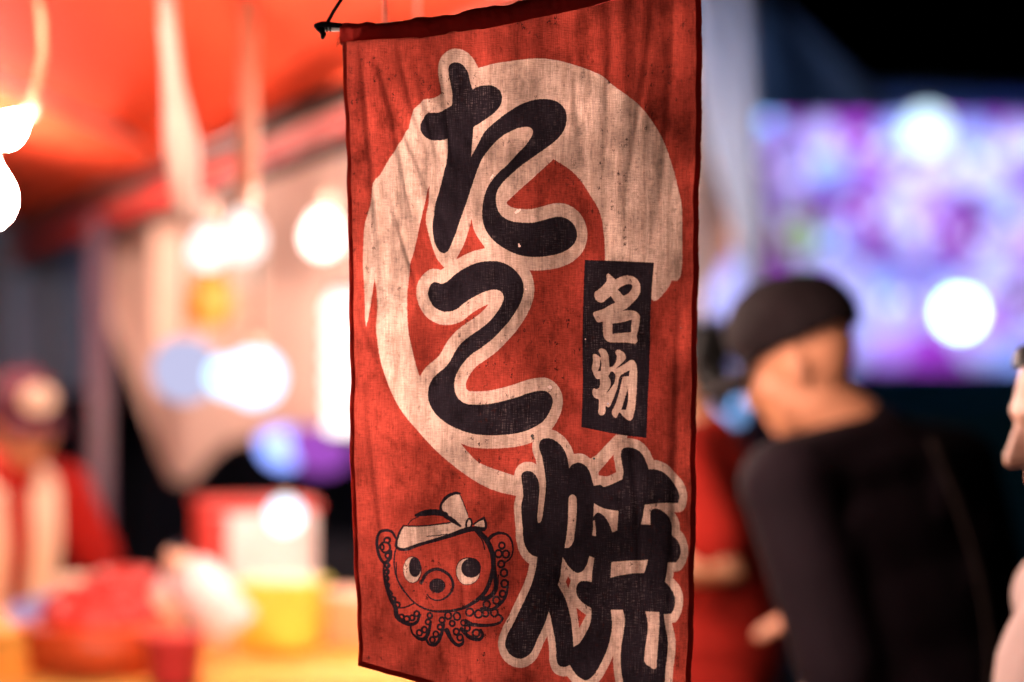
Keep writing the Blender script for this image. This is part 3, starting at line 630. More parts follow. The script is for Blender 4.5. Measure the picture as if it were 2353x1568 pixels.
ORD = ['first', 'second', 'third', 'fourth', 'fifth', 'sixth', 'seventh', 'eighth', 'ninth', 'tenth', 'eleventh']
row_y = (315, 395, 470, 548, 630, 712, 790); ROW = ['top', 'second', 'third', 'fourth', 'fifth', 'sixth', 'lowest']
for j, y in enumerate(row_y):
    seen = {}
    for i in range(8):
        px = 1772 + i * 92 + (46 if j % 2 else 0) + rnd.uniform(-16, 16); py = y + rnd.uniform(-16, 16) + (px - 1772) * .03
        if rnd.random() < .13 or (1985 < px < 2055 and 400 < py < 620 and rnd.random() < .75) or (abs(px - 2200) < 40 and 420 < py < 640 and rnd.random() < .4): continue
        m = rnd.choices(['pale_bag', 'blue_bag', 'pink_bag'], [.66, .26, .08])[0]
        n = seen[m] = seen.get(m, 0) + 1
        prize(px, py, rnd.uniform(36, 56), m, f'{ORD[n - 1]} {KIND[m]} bag from the left in the {ROW[j]} row of the magenta stall', KIND[m] + ' bags on the magenta wall')
for k, (yy, nm) in enumerate(((360, 'upper'), (520, 'middle'), (680, 'lower'))):
    fl = thing('fairy_lights', nm + ' string of pale lilac fairy lights strung across the front of the magenta stall', 'fairy lights', at(2150, yy, D - .6))
    pts = [rel(fl, at(1750 + 70 * i + rnd.uniform(-18, 18), yy + 22 * math.sin(i * 1.3 + k) + rnd.uniform(-34, 34), D - .6)) for i in range(10)]
    make_tube('cord', pts, .004, M['black_cord'], fl, 6)
    for p_ in pts: make_ell('bulb', p_ + Vector((0, -.01, -.035)), (.034, .034, .034), M['fairy'], fl, seg=10)
t = thing('lime_balloon', 'lime green balloon hanging in front of the magenta stall above the black cap', 'balloon', at(1838, 545, 15.6))
kk = 46 * K * 15.6
make_lathe('skin', [(.06*kk, -1.3*kk), (.5*kk, -1.0*kk), (.92*kk, -.3*kk), (1.0*kk, .2*kk), (.85*kk, .75*kk), (.45*kk, 1.1*kk), (.05*kk, 1.22*kk)], M['lime'], t, 16)
make_tube('string', [(0, 0, -1.3*kk), (.02, 0, -2.6*kk)], .004, M['black_cord'], t, 6)
t = thing('orange_balloon', 'peach orange balloon next to the lime one beside the tent flap', 'balloon', at(1768, 540, 15.65))
kk = 38 * K * 15.65
make_lathe('skin', [(.06*kk, -1.3*kk), (.5*kk, -1.0*kk), (.92*kk, -.3*kk), (1.0*kk, .2*kk), (.85*kk, .75*kk), (.45*kk, 1.1*kk), (.05*kk, 1.22*kk)], M['peach_plastic'], t, 16)
make_tube('string', [(0, 0, -1.3*kk), (.02, 0, -2.6*kk)], .004, M['black_cord'], t, 6)
led_lamp('stall_lamp', 2130, 302, 14.8, .13, 'lamp_bright', 'large blue white lamp under the roof of the magenta stall')
led_lamp('stall_lamp', 1490, 110, 5.8, .05, 'lamp_added_hidden', 'blue white lamp behind the banner, nearer to the grey flap')  # unseen lamp added to light the grey flap
led_lamp('stall_lamp', 1500, 110, 7.3, .07, 'lamp_added_hidden', 'blue white lamp behind the banner, deeper under the navy tent')  # unseen lamp added to light the navy roof
led_lamp('stall_lamp', 1762, 272, 14.6, .05, 'lamp_blue', 'soft blue lamp at the left corner of the magenta stall roof')
led_lamp('stall_lamp', 2205, 720, 13.0, .10, 'lamp_cyan', 'blinding cyan white lamp low in front of the magenta stall', up=.5)
led_lamp('street_lantern', 1688, 925, 11.5, .075, 'lamp_sky', 'sky blue lantern shining between the red shirt and the black cap', up=.2)
# far strip of lit stalls seen in the gap beside the banner
fs = thing('violet_stall', 'distant violet lit stall seen in the gap between banner and black cap', 'stall', (at(1600, 784, 22).x, 22, 0))
def fx(px): return at(px, 784, 22).x - fs.location.x
def fz(py): return at(0, py, 22).z
make_box('back_wall', ((fx(1250) + fx(1745)) / 2, .3, (fz(960) + fz(560)) / 2), (fx(1745) - fx(1250), .05, fz(560) - fz(960)), M['pale_bag'], fs, .004)
make_box('roof', ((fx(1250) + fx(1745)) / 2, -.2, fz(550)), (fx(1745) - fx(1250), 1.3, .06), M['black_plastic'], fs, .004)
make_box('counter', ((fx(1250) + fx(1745)) / 2, -.4, fz(930) / 2), (fx(1745) - fx(1250), .5, fz(930)), M['teal_cloth'], fs, .01)
make_tube('hidden_light_tube', [(fx(1260), -.5, fz(575)), (fx(1735), -.5, fz(575))], .035, M['tube_violet'], fs, 10, caps='round')
make_box('added_fascia', ((fx(1250) + fx(1745)) / 2, -.62, fz(566)), (fx(1745) - fx(1250), .04, .3), M['navy_tarp'], fs, .004)  # board added to keep the tube out of view
# ---------------------------------------------------------------- people
def rotm(yaw=0, pitch=0, roll=0):
    return Matrix.Rotation(yaw, 3, 'Z') @ Matrix.Rotation(pitch, 3, 'X') @ Matrix.Rotation(roll, 3, 'Y')
def person(label, loc, rz, h=1.70, skin='skin', lean=0.0, head_yaw=0.0, head_pitch=0.0, arms=None, wide=1.0, clothes=None, hair='short', cap=None, head_off=(0, 0, 0)):
    """A standing figure facing its own +Y; lean bends the trunk forward at the hips."""
    s = h / 1.70
    t = thing('person', label, 'person', loc, rz)
    def S(p): return Vector(p) * s
    def L(p):                                            # lean the trunk about the hips
        p = Vector(p); d = p - Vector((0, 0, .95)); return Vector((0, 0, .95)) + Matrix.Rotation(-lean, 3, 'X') @ d
    neck = L((0, .0, 1.455))
    HR = rotm(head_yaw, -lean * .6 - head_pitch)
    HO = Vector(head_off)
    def Hd(p): return neck + HO + HR @ Vector(p)              # head space: origin at neck base, z up, y front
    sh = {k: L((k * .185 * wide, 0, 1.385)) for k in (-1, 1)}
    arms = arms or {}
    A = {}
    for k in (-1, 1):
        e, wv = arms.get(k, (L((k * .25, -.03, 1.10)), L((k * .26, .06, .86)))); A[k] = (Vector(e), Vector(wv))
    def body(bm):
        def T(pts, r, fl=1.0, seg=14): tube(bm, [S(p) for p in pts], [x * s for x in r], seg, fl, 'round')
        def El(c, r, rot=None): ellipsoid(bm, S(c), [x * s for x in r], rot)
        B = Matrix.Rotation(-lean, 3, 'X')
        El(L((0, 0, .97)), (.165 * wide, .105, .12)); El(L((0, .0, 1.10)), (.148 * wide, .10, .17)); El(L((0, .01, 1.27)), (.165 * wide, .108, .16), B); El(L((0, -.01, 1.37)), (.17 * wide, .085, .07), B)
        T([sh[-1], L((0, 0, 1.40)), sh[1]], (.058, .07, .058))
        T([L((0, -.012, 1.38)), L((0, -.005, 1.45)), Hd((0, .012, .06))], (.075, .058, .055))
        # head
        El(Hd((0, .0, .145)), (.074, .094, .098), HR); El(Hd((0, .028, .088)), (.060, .068, .078), HR); El(Hd((0, .072, .030)), (.026, .022, .020), HR)
        El(Hd((0, .082, .150)), (.052, .018, .014), HR)                                                 # brow
        for k in (-1, 1):
            El(Hd((k * .036, .066, .098)), (.026, .026, .026), HR); El(Hd((k * .077, -.004, .108)), (.010, .020, .034), HR @ rotm(k * .35))
        T([Hd((0, .089, .135)), Hd((0, .104, .108)), Hd((0, .112, .090))], (.009, .012, .015)); El(Hd((.012, .1, .087)), (.009, .012, .008), HR); El(Hd((-.012, .1, .087)), (.009, .012, .008), HR)
        El(Hd((0, .092, .060)), (.024, .011, .006), HR); El(Hd((0, .089, .049)), (.021, .011, .007), HR)
        for k in (-1, 1):
            e, wv = A[k]
            T([sh[k], sh[k].lerp(e, .5), e, e.lerp(wv, .35), wv], (.052, .046, .038, .038, .026))
            d = (wv - e).normalized(); side = d.cross(Vector((0, 0, 1)));  side = side.normalized() if side.length > .1 else Vector((1, 0, 0)); nrm = side.cross(d).normalized()
            T([wv, wv + d * .045, wv + d * .085], (.026, .034, .032), .62)
            for f, ln in ((-.027, .058), (-.009, .072), (.009, .068), (.027, .052)):
                b0 = wv + d * .088 + side * f
                T([b0, b0 + d * ln * .5 - nrm * .004, b0 + d * ln * .85 - nrm * .02], (.0100, .0095, .0085), 1.0, 8)
            tb = wv + d * .03 + side * k * -.026
            T([tb, tb + d * .03 + side * k * -.022, tb + d * .062 + side * k * -.03 - nrm * .006], (.0125, .0115, .010), 1.0, 8)
        for k in (-1, 1):
            T([(k * .088, 0, .93), (k * .095, .01, .70), (k * .095, .012, .49), (k * .098, -.012, .33), (k * .10, -.01, .09)], (.088, .076, .056, .053, .038))
            T([(k * .10, -.03, .045), (k * .105, .06, .04), (k * .115, .15, .03)], (.042, .042, .030), .8)
    blend('body', body, M[skin], t, .0085 * s, 3)
    for k in (-1, 1):
        make_ell('eye', S(Hd((k * .031, .083, .117))), [x * s for x in (.013, .010, .008)], M['eye_white'], t, HR, 10)
        make_ell('pupil', S(Hd((k * .031, .0915, .117))), [x * s for x in (.005, .0025, .005)], M['eye_dark'], t, HR, 8)
    def hairb(bm):
        ellipsoid(bm, S(Hd((0, -.014, .162))), [x * s for x in (.085, .098, .094)], HR)
        ellipsoid(bm, S(Hd((0, -.045, .10))), [x * s for x in (.078, .062, .085)], HR)
        for i in range(26):
            a = i / 26 * 6.283; rr = .8 + .2 * math.sin(i * 7.3)
            ellipsoid(bm, S(Hd((.070 * math.cos(a), -.02 + .085 * math.sin(a), .185 + .03 * math.sin(i * 2.1)))), [x * s * rr for x in (.026, .026, .03)], HR, 8)
        if hair == 'long':
            for i in range(9):
                a = R(200 + i * 17.5)
                tube(bm, [S(Hd((.075 * math.cos(a), .085 * math.sin(a), .15))), S(Hd((.085 * math.cos(a), .09 * math.sin(a), .03))), S(Hd((.08 * math.cos(a), .085 * math.sin(a) - .01, -.10)))], [.03 * s, .028 * s, .014 * s], 8, 1, 'round')
    hb = None if hair == 'shaved' else blend('hair', hairb, M['hair'], t, .007 * s, 2)
    # cut the hair away in front of the face
    inv = HR.inverted()
    if hb:
      me = hb.data; bm = bmesh.new(); bm.from_mesh(me)
      dead = [v for v in bm.verts if (lambda q: q.y > .052 - max(0, (.165 - q.z)) * .9 and q.z < .205 or (q.z < .06 and q.y > -.05 and hair != 'long'))(inv @ (v.co / s - neck - HO))]
      bmesh.ops.delete(bm, geom=dead, context='VERTS'); bm.to_mesh(me); bm.free()
    if cap:
        cp = blend('cap', lambda bm: (ellipsoid(bm, S(Hd((0, -.004, .176))), [x * s for x in (.094, .112, .088)], HR),
                                      ellipsoid(bm, S(Hd((0, .02, .185))), [x * s for x in (.082, .095, .085)], HR)), M[cap], t, .008 * s, 3)
        bm = bmesh.new(); bm.from_mesh(cp.data)
        dead = [v for v in bm.verts if (lambda q: q.z < .140 - .05 * q.y)(inv @ (v.co / s - neck - HO))]
        bmesh.ops.delete(bm, geom=dead, context='VERTS'); bm.to_mesh(cp.data); bm.free()
        md = cp.modifiers.new('thickness', 'SOLIDIFY'); md.thickness = .004 * s; md.offset = 0
        def brim(u, v):
            a = R(-62 + 124 * u); r0 = Vector((.090 * math.sin(a), .104 * math.cos(a), .146)); r1 = Vector((.088 * math.sin(a), .118 * math.cos(a) + .075 * math.cos(a) ** .8, .128 - .018 * abs(math.sin(a))))
            return S(Hd(r0.lerp(r1, v)))
        b = sheet('brim', brim, 20, 6, M[cap], cp); md = b.modifiers.new('thickness', 'SOLIDIFY'); md.thickness = .004 * s
        make_ell('button', S(Hd((0, .0, .268))), [.008 * s, .008 * s, .004 * s], M[cap], cp, HR, 8)
    c = clothes or {}
    def shirt(bm):
        def T(pts, r, fl=1.0, seg=14): tube(bm, [S(p) for p in pts], [x * s for x in r], seg, fl, 'round')
        def El(p, r, rot=None): ellipsoid(bm, S(p), [x * s for x in r], rot)
        B = Matrix.Rotation(-lean, 3, 'X')
        El(L((0, -.005, 1.00)), (.195 * wide, .135, .16), B); El(L((0, -.002, 1.13)), (.178 * wide, .128, .19), B); El(L((0, .008, 1.27)), (.188 * wide, .130, .17), B); El(L((0, -.012, 1.375)), (.185 * wide, .102, .072), B)
        T([sh[-1], L((0, -.004, 1.405)), sh[1]], (.074, .084, .074)); T([L((0, -.012, 1.39)), L((0, -.008, 1.435))], (.085, .074))
        n = c.get('sleeve', .62)
        for k in (-1, 1):
            e, wv = A[k]; e2 = sh[k].lerp(e, min(1, n))
            pts = [sh[k], sh[k].lerp(e2, .5), e2]; rr = [.070, .070, .068]
            if n > 1: pts += [e.lerp(wv, (n - 1))]; rr = [.070, .064, .058, .048]
            T(pts, rr)
        for i in range(14):                                # wrinkles
            a = rnd.uniform(-2.6, 2.6); z = rnd.uniform(.98, 1.3); rr = (.180 * wide, .126)
            p0 = L((rr[0] * math.sin(a), -rr[1] * math.cos(a), z)); p1 = L((rr[0] * math.sin(a + .35), -rr[1] * math.cos(a + .35), z + rnd.uniform(.05, .16)))
            T([p0, p0.lerp(p1, .5), p1], (.008, .014, .006), 1, 8)
    blend('t_shirt', shirt, M[c.get('shirt', 'black_shirt')], t, .011 * s, 5)
    def trousers(bm):
        for k in (-1, 1): tube(bm, [S((k * .088, 0, .93)), S((k * .098, .01, .70)), S((k * .10, .01, .49)), S((k * .104, -.008, .30)), S((k * .105, -.01, .075))], [x * s for x in (.108, .098, .080, .074, .066)], 14, 1, 'round')
        ellipsoid(bm, S((0, 0, .955)), [x * s for x in (.185 * wide, .128, .12)])
    blend('trousers', trousers, M[c.get('trousers', 'denim')], t, .012 * s, 4)
    for k in (-1, 1):
        bm = bmesh.new(); tube(bm, [S((k * .10, -.045, .042)), S((k * .105, .06, .042)), S((k * .116, .165, .034))], [.052 * s, .052 * s, .038 * s], 12, .8, 'round')
        from_bm('shoe', bm, M['black_plastic'], t)
    return t, S, L, Hd, HR
def aim(t, S, Hd, q, px, py, d):
    """Slide a person over the ground until point q of the head stands where the photograph has it."""
    wl = Matrix.Rotation(t.rotation_euler.z, 3, 'Z') @ S(Hd(q)); tg = at(px, py, d)
    t.location.x = tg.x - wl.x; t.location.y = tg.y - wl.y
    print('AIM', t['label'][:24], 'head z %.3f wanted %.3f' % (wl.z, tg.z), 'loc', t.location[:])
# man in the black cap, turned away towards the counter
x0 = at(2250, 784, 4.0).x
t, S, L, Hd, HR = person('broad man seen from behind in black cap and black T-shirt with sling strap', (x0, 4.02, 0), R(53), 1.665, 'skin', R(19), R(11), R(10),
    {-1: (Vector((-.29, .04, 1.07)), Vector((-.27, .22, .91))), 1: (Vector((.31, .08, 1.12)), Vector((.16, .30, 1.10)))}, 1.60,
    {'shirt': 'black_shirt', 'sleeve': .98, 'trousers': 'denim'}, 'shaved', 'cap_black', (-.06, .03, .012))
aim(t, S, Hd, (0, 0, .16), 1830, 735, 3.9)
sheet('sling_strap', lambda u, v: S(L((-.07 + .05 * math.sin(v * 2.6) - .15 * v * v + .05 * (u - .5), -.012 - .150 * math.sqrt(max(.05, 1 - ((-.07 + .05 * math.sin(v * 2.6) - .15 * v * v) / .28) ** 2)), 1.40 - .52 * v))), 3, 18, M['strap'], t, .004)
# person in red beyond the banner edge
x0 = at(1668, 784, 4.9).x
person('dark haired person in red T-shirt half hidden behind the right edge of the banner', (x0, 4.95, 0), R(72), 1.595, 'skin_tan', R(6), R(10), R(14),
    {-1: (Vector((-.25, -.07, 1.17)), Vector((-.20, .19, 1.20))), 1: (Vector((.25, .05, 1.12)), Vector((.10, .28, 1.10)))}, 1.0,
    {'shirt': 'dark_red_shirt', 'sleeve': .7, 'trousers': 'dark_red_shirt'}, 'short')
# person in profile at the right edge
d = 2.85; nose = at(2304, 1000, d)
t, S, L, Hd, HR = person('person in profile in a pale pink top, nose pointing at the black cap', (nose.x + .128 + .004, d, 0), R(92), 1.51, 'skin_pale', R(0), R(4), R(13),
    {-1: (Vector((-.24, .09, 1.12)), Vector((-.17, .30, 1.02)))}, 1.0, {'shirt': 'pink_shirt', 'sleeve': 1.6, 'trousers': 'denim'}, 'long', None, (0, -.012, .07))
aim(t, S, Hd, (0, .127, .09), 2304, 1000, 2.85)
# stall vendor behind the counter
x0 = at(-60, 784, 5.5).x
t, S, L, Hd, HR = person('stall vendor in plum cap and red T-shirt with a cream towel round the neck', (x0, 5.6, 0), R(-145), 1.50, 'skin_tan', R(16), R(-2), R(-6),
    {-1: (Vector((-.30, .10, 1.12)), Vector((-.20, .34, 1.04))), 1: (Vector((.30, .10, 1.10)), Vector((.20, .34, 1.02)))}, 0.94,
    {'shirt': 'red_shirt', 'sleeve': .75, 'trousers': 'denim'}, 'short', 'cap_plum', (-.045, .0, -.02))
for k in (-1, 1):
    sheet('towel_end', lambda u, v: S(L((k * (.075 - .012 * v) + .075 * (u - .5), .085 + .075 * math.sin(min(1, v * 1.6) * 1.6) * .9, 1.425 - .34 * v))), 6, 16, M['cream_cloth'], t, .012)
make_tube('towel_roll', [S(L((.085, .07, 1.43))), S(L((.075, -.05, 1.455))), S(L((0, -.095, 1.46))), S(L((-.075, -.05, 1.455))), S(L((-.085, .07, 1.43)))], .026 * .95, M['cream_cloth'], t, 10, caps='round')
make_ell('cap_badge', S(Hd((0, .106, .198))), [.042, .012, .034], M['cream_cloth'], t, HR, 14)
# ---------------------------------------------------------------- the takoyaki banner
IM = draw_print()
def cloth_material():
    m = bpy.data.materials.new('banner_cotton'); m.use_nodes = True; t = m.node_tree; N = t.nodes; N.clear(); Lk = t.links.new
    out = N.new('ShaderNodeOutputMaterial'); uv = N.new('ShaderNodeUVMap'); uv.uv_map = 'print'
    im = N.new('ShaderNodeTexImage'); im.image = IM; im.interpolation = 'Linear'; im.extension = 'EXTEND'
    sep = N.new('ShaderNodeSeparateColor')
    def noise_n(sx, sy, detail=4, rough=.55):
        mp = N.new('ShaderNodeMapping'); mp.inputs['Scale'].default_value = (sx, sy, 1); Lk(uv.outputs[0], mp.inputs[0])
        n = N.new('ShaderNodeTexNoise'); n.noise_dimensions = '2D'; n.inputs['Scale'].default_value = 1; n.inputs['Detail'].default_value = detail; n.inputs['Roughness'].default_value = rough
        Lk(mp.outputs[0], n.inputs['Vector']); return n.outputs[0]
    def mr(sock, a, b, c, d):
        n = N.new('ShaderNodeMapRange'); n.inputs[1].default_value = a; n.inputs[2].default_value = b; n.inputs[3].default_value = c; n.inputs[4].default_value = d; Lk(sock, n.inputs[0]); return n.outputs[0]
    def mul(a, b):
        n = N.new('ShaderNodeMath'); n.operation = 'MULTIPLY'
        for i, s in enumerate((a, b)):
            if isinstance(s, (int, float)): n.inputs[i].default_value = s
            else: Lk(s, n.inputs[i])
        return n.outputs[0]
    def mixc(f, a, b):
        n = N.new('ShaderNodeMix'); n.data_type = 'RGBA'
        for i, s in ((0, f), (6, a), (7, b)):
            if isinstance(s, tuple): n.inputs[i].default_value = s
            elif isinstance(s, (int, float)): n.inputs[i].default_value = s
            else: Lk(s, n.inputs[i])
        return n.outputs[2]
    # slightly ragged printed edges
    rag = N.new('ShaderNodeTexNoise'); rag.noise_dimensions = '2D'; rag.inputs['Scale'].default_value = 260; Lk(uv.outputs[0], rag.inputs['Vector'])
    off = N.new('ShaderNodeVectorMath'); off.operation = 'MULTIPLY_ADD'; off.inputs[1].default_value = (.0022, .0012, 0); off.inputs[2].default_value = (-.0011, -.0006, 0); Lk(rag.outputs['Color'], off.inputs[0])
    ad = N.new('ShaderNodeVectorMath'); Lk(uv.outputs[0], ad.inputs[0]); Lk(off.outputs[0], ad.inputs[1]); Lk(ad.outputs[0], im.inputs[0])
    Lk(im.outputs[0], sep.inputs[0]); ink, cream, hole = sep.outputs
    warp = noise_n(420, 46, 3); weft = noise_n(50, 800, 3); mott = noise_n(7, 13, 5); streak = noise_n(60, 9, 4)
    weave = mul(mr(warp, .25, .75, .80, 1.20), mr(weft, .25, .75, .82, 1.18))
    red = mixc(mr(mott, .3, .7, 0, 1), (.16, .028, .020, 1), (.29, .052, .036, 1))
    crm = mixc(mr(mul(streak, mr(mott, .3, .7, .8, 1.2)), .30, .60, 0, 1), (.305, .215, .175, 1), (.405, .295, .245, 1))
    base = mixc(cream, red, crm)
    fleck = mr(mul(warp, weft), .30, .44, 0, 1)
    patch = mr(noise_n(5, 9, 3), .44, .62, .15, 1)
    inkc = mixc(mul(fleck, patch), (.017, .013, .017, 1), (.075, .058, .058, 1))
    base = mixc(ink, base, inkc)
    sp = N.new('ShaderNodeTexVoronoi'); sp.voronoi_dimensions = '2D'; sp.inputs['Scale'].default_value = 1
    mp = N.new('ShaderNodeMapping'); mp.inputs['Scale'].default_value = (62, 88, 1); Lk(uv.outputs[0], mp.inputs[0])
    wob = N.new('ShaderNodeVectorMath'); wob.operation = 'MULTIPLY_ADD'; wob.inputs[1].default_value = (1.1, 1.1, 0); Lk(rag.outputs['Color'], wob.inputs[0]); Lk(mp.outputs[0], wob.inputs[2]); Lk(wob.outputs[0], sp.inputs['Vector'])
    sepc = N.new('ShaderNodeSeparateColor'); Lk(sp.outputs['Color'], sepc.inputs[0])
    speck = mul(mr(sp.outputs['Distance'], .10, .22, 1, 0), mr(sepc.outputs[0], .70, .76, 0, 1))
    base = mixc(mul(speck, mr(noise_n(6, 9, 2), .50, .62, .08, .95)), base, (.03, .012, .012, 1))
    grime = mul(mul(mr(noise_n(16, 22, 5, .65), .50, .78, 1, .50), mr(noise_n(4.3, 6.1, 5, .6), .38, .64, 1.10, .56)), mr(noise_n(90, 120, 4, .7), .58, .76, 1, .6))
    sc_ = N.new('ShaderNodeVectorMath'); sc_.operation = 'SCALE'; Lk(base, sc_.inputs[0]); Lk(mul(weave, grime), sc_.inputs['Scale'])
    bump = N.new('ShaderNodeBump'); bump.inputs['Strength'].default_value = .35; bump.inputs['Distance'].default_value = .002; Lk(mul(weave, mr(streak, .3, .7, .6, 1.2)), bump.inputs['Height'])
    di = N.new('ShaderNodeBsdfDiffuse'); Lk(sc_.outputs[0], di.inputs[0]); Lk(bump.outputs[0], di.inputs['Normal'])
    gm = N.new('ShaderNodeGamma'); gm.inputs[1].default_value = 1.14; Lk(sc_.outputs[0], gm.inputs[0])
    tint = N.new('ShaderNodeVectorMath'); tint.operation = 'SCALE'; tint.inputs['Scale'].default_value = 1.12; Lk(gm.outputs[0], tint.inputs[0])
    tr = N.new('ShaderNodeBsdfTranslucent'); Lk(tint.outputs[0], tr.inputs[0]); Lk(bump.outputs[0], tr.inputs['Normal'])
    mx = N.new('ShaderNodeMixShader'); mx.inputs[0].default_value = .72; Lk(di.outputs[0], mx.inputs[1]); Lk(tr.outputs[0], mx.inputs[2])
    tp = N.new('ShaderNodeBsdfTransparent'); m2 = N.new('ShaderNodeMixShader'); Lk(mul(hole, .8), m2.inputs[0]); Lk(mx.outputs[0], m2.inputs[1]); Lk(tp.outputs[0], m2.inputs[2])
    Lk(m2.outputs[0], out.inputs[0]); return m
M['banner'] = cloth_material()
M['sleeve'] = mat('sleeve', (.22, .018, .014), .85, .2, 30, trans=.5, bump=.4, bump_scale=120)
M['banner_hem'] = mat('banner_hem', (.20, .016, .010), .85, .2, 30, trans=.5, bump=.4, bump_scale=120)
BS = .4235294 / 2560.0
PSI = R(20); PC = Vector((((1310 - 1280) * BS) * 2.36, 2.36, CAMZ - (850 - 853) * BS * 2.36)); PN = Vector((-math.sin(PSI), -math.cos(PSI), 0))
CAMP = Vector((0, 0, CAMZ))
def bpos(x, y, off=0.0):
    """Point of the hanging cloth for print coordinates (x, y); off moves it along the cloth's normal."""
    ray = Vector(((x - 1280) * BS, 1, -(y - 853) * BS)); k = (PC - CAMP).dot(PN) / ray.dot(PN)
    return CAMP + ray * k + PN * off
LY = [(-60, 862), (108, 864.5), (300, 867), (500, 871), (700, 875), (908, 884), (1112, 884), (1200, 886), (1350, 888), (1523, 893), (1665, 894.5), (1800, 897)]
RY = [(-100, 1752), (0, 1753.5), (191, 1758), (319, 1757), (500, 1753), (653, 1754), (844, 1750), (1100, 1746), (1135, 1745), (1405, 1736.5), (1706, 1727), (1860, 1722)]
TP = [(858, 108), (939, 104), (1035, 96), (1131, 81), (1226, 65), (1280, 54), (1328, 43), (1408, 27), (1471, 13), (1503, 3), (1600, -24), (1757, -66)]
BT = [(894, 1665), (912, 1670), (961, 1687), (1009, 1700), (1100, 1726), (1400, 1786), (1727, 1830)]
def ip(tab, v): return float(np.interp(v, [a for a, _ in tab], [b for _, b in tab]))
def cxy(u, v):
    xt, xb = 864 + (1755 - 864) * u, 894.5 + (1722 - 894.5) * u
    y = ip(TP, xt) * (1 - v) + ip(BT, xb) * v
    xl, xr = ip(LY, y), ip(RY, y)
    wv = .9 * math.sin(y * .021) + .7 * math.sin(y * .047 + 1)
    return xl + (xr - xl) * u + wv * abs(2 * u - 1) * min(1, v * 8), y
def ripple(u, v):
    g = math.exp(-v * 5.0)
    r = .0010 * g * (math.sin(u * 61 + 3 * math.sin(u * 9)) + .7 * math.sin(u * 103 + 1.3)) + .003 * g * math.sin(u * 23 - v * 6)
    r += .006 * math.sin(u * 6.5 + v * 2.6 + .5) + .0035 * math.sin(u * 5 - v * 9 + 1) + .002 * math.sin(u * 15 - v * 3.2) * math.exp(-v * 1.4)
    for (u0, v0, du, dv, amp, wd) in ((.12, .05, .20, .30, .0045, .013), (.20, .02, .28, .24, .0035, .011), (.27, .03, .30, .2, .0035, .009), (.06, .03, .10, .40, .004, .012), (.62, .02, .66, .22, .002, .011),
                                      (.74, .02, .72, .25, .0017, .011), (.86, .03, .78, .30, .0024, .013), (.93, .02, .88, .34, .0022, .013), (.13, .25, .20, .40, .004, .008), (.10, .03, .30, .33, .0045, .012), (.16, .02, .24, .20, .0035, .009), (.02, .42, .16, .60, .003, .010), (.55, .62, .80, .70, .002, .012), (.40, .86, .60, .99, .003, .014), (.80, .55, .86, .86, .0025, .013), (.30, .72, .34, .97, .003, .014), (.05, .55, .12, .95, .004, .014), (.95, .45, .93, .95, .004, .015)):
        ax, ay = du - u0, dv - v0; L2 = ax * ax + ay * ay; tt = max(0, min(1, ((u - u0) * ax + (v - v0) * ay) / L2))
        dist = math.hypot(u - u0 - ax * tt, (v - v0 - ay * tt)); r += amp * math.exp(-(dist / wd) ** 2) * math.sin(math.pi * min(1, max(0, tt * .8 + .12)))
    r += .0012 * noise.noise(Vector((u * 14, v * 26, 0))) + .002 * noise.noise(Vector((u * 5, v * 9, 3)))
    return r
bn = thing('shop_banner', 'red cotton takoyaki banner with cream ring and black lettering hanging on a rod', 'banner', bpos(1310, 40))
NU, NV = 190, 330
vs, uvs = [], []
for j in range(NV + 1):
    for i in range(NU + 1):
        u, v = i / NU, j / NV; x, y = cxy(u, v)
        edge = .5 * math.sin(v * 210 + u) + .4 * math.sin(v * 523) if i in (0, NU) else 0
        vs.append(bpos(x + edge, y, ripple(u, v)) - bn.location); uvs.append(((x - TX0) / (TX1 - TX0), 1 - (y - TY0) / (TY1 - TY0)))
fs_ = [(j*(NU+1)+i, (j+1)*(NU+1)+i, (j+1)*(NU+1)+i+1, j*(NU+1)+i+1) for j in range(NV) for i in range(NU)]
cl = mesh_obj('cloth', vs, fs_, M['banner'], bn)
ul = cl.data.uv_layers.new(name='print'); li = np.empty(len(cl.data.loops), dtype=np.int32); cl.data.loops.foreach_get('vertex_index', li)
ul.data.foreach_set('uv', np.array(uvs, dtype=np.float32)[li].ravel())
def hem(name, f0, n, w):
    def f(u, v): 
        uu, vv = f0(u, v); x, y = cxy(uu, vv); return bpos(x, y, ripple(uu, vv) + .0012 + .0006 * math.sin(v * 90)) - bn.location
    return sheet(name, f, *n, M['banner_hem'], bn)
hem('side_hem', lambda u, v: (.013 * u - .0005, v), (3, 330), 0)
hem('side_hem', lambda u, v: (1.0005 - .016 * (1 - u), v), (3, 330), 0)
hem('bottom_hem', lambda u, v: (v, 1.0005 - .009 * (1 - u)), (3, 190), 0)
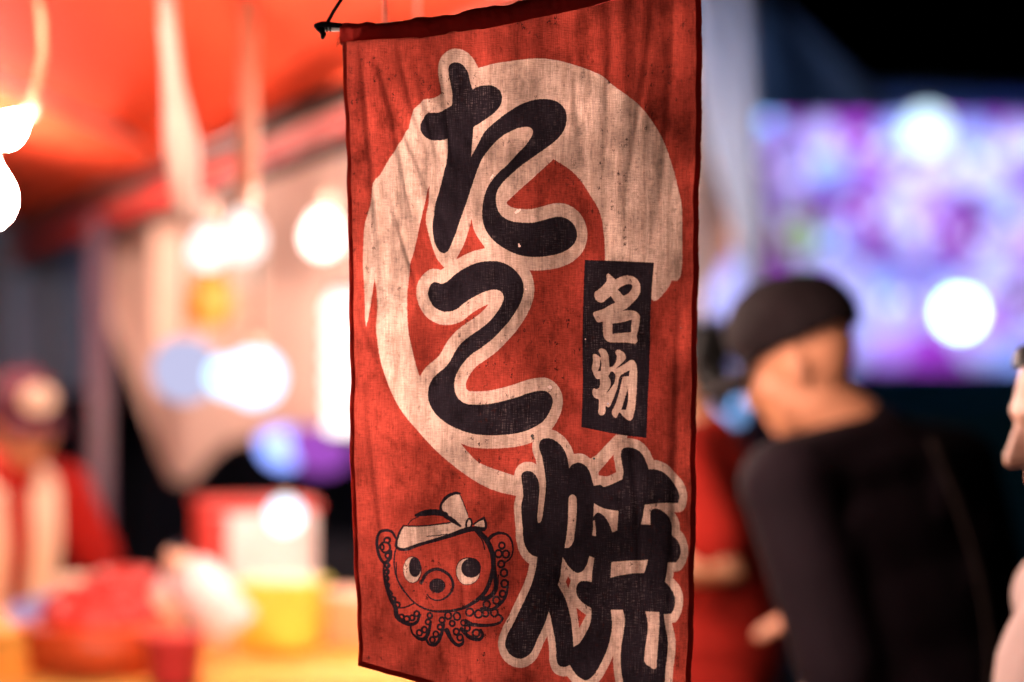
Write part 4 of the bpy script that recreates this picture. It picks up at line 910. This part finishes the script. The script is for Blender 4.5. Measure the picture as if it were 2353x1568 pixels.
# rod pocket: a flattened sleeve round the rod
ring_n = 14; vs = []; secs = 170
for i in range(secs + 1):
    u = i / secs; x = 855 + (1762 - 855) * u; yb = ip(TP, max(858, min(1757, x))) + 6
    hgt = 52 + 3.0 * math.sin(u * 37) + 2 * math.sin(u * 91 + 1) + 2.5 * noise.noise(Vector((u * 30, 0, 0))); yc = yb - hgt / 2
    fold = .0012 * math.sin(u * 160 + 2 * math.sin(u * 31)) 
    for k in range(ring_n):
        a = 2 * math.pi * k / ring_n; wob = fold * math.sin(a * 2 + u * 40)
        vs.append(bpos(x + (3 * math.sin(a) if i in (0, secs) else 0), yc + math.cos(a) * hgt / 2, math.sin(a) * .0075 + wob + .002) - bn.location)
fs_ = [(i*ring_n+k, i*ring_n+(k+1) % ring_n, (i+1)*ring_n+(k+1) % ring_n, (i+1)*ring_n+k) for i in range(secs) for k in range(ring_n)]
mesh_obj('rod_sleeve', vs, fs_, M['sleeve'], bn)
def B(x, y, off=0.0): return bpos(x, y, off) - bn.location
make_tube('rod', [B(800, 72, .002), B(880, 73, .002), B(1100, 52, .002), B(1300, 18, .002), B(1500, -25, .002), B(1800, -105, .002)], .0030, M['rod_white'], bn, 14, caps='round')
def cordp(pts, r): return [B(*p) for p in pts], r
bm = bmesh.new()
tube(bm, *cordp([(822, 60, .004), (838, 34, .006), (864, -6, .006), (930, -110, .004), (1010, -260, .0)], .0019), 10, 1, 'round')
tube(bm, *cordp([(797, 67, .005), (812, 64, .0075), (828, 64, .0075), (856, 66, .005)], [.0031, .0033, .0030, .0026]), 10, 1, 'round')
tube(bm, *cordp([(800, 74, .006), (812, 80, .008), (816, 88, .007), (813, 95, .006)], [.002, .003, .0031, .0024]), 10, 1, 'round')
for i in range(4):
    x = 802 + i * 9
    tube(bm, [B(x + 3 * math.sin(a), 68.5 + 9.5 * math.cos(a), .002 + math.sin(a) * .0046) for a in np.linspace(0, 6.283, 14)], .0012, 8, 1, False)
from_bm('cord', bm, M['black_cord'], bn)
bm = bmesh.new(); tube(bm, *cordp([(1790, -100, .004), (1760, -160, .006), (1700, -260, .0)], .0019), 10, 1, 'round'); from_bm('cord', bm, M['black_cord'], bn)
bm = bmesh.new()
for i in range(7):
    x, y = 857 + rnd.uniform(-2, 4), 84 + i * 4
    tube(bm, [B(x, y, .004), B(x - rnd.uniform(4, 9), y + rnd.uniform(3, 9), .005), B(x - rnd.uniform(6, 14), y + rnd.uniform(8, 18), .005)], [.0003, .00025, .00015], 5)
from_bm('loose_thread', bm, M['banner_hem'], bn)
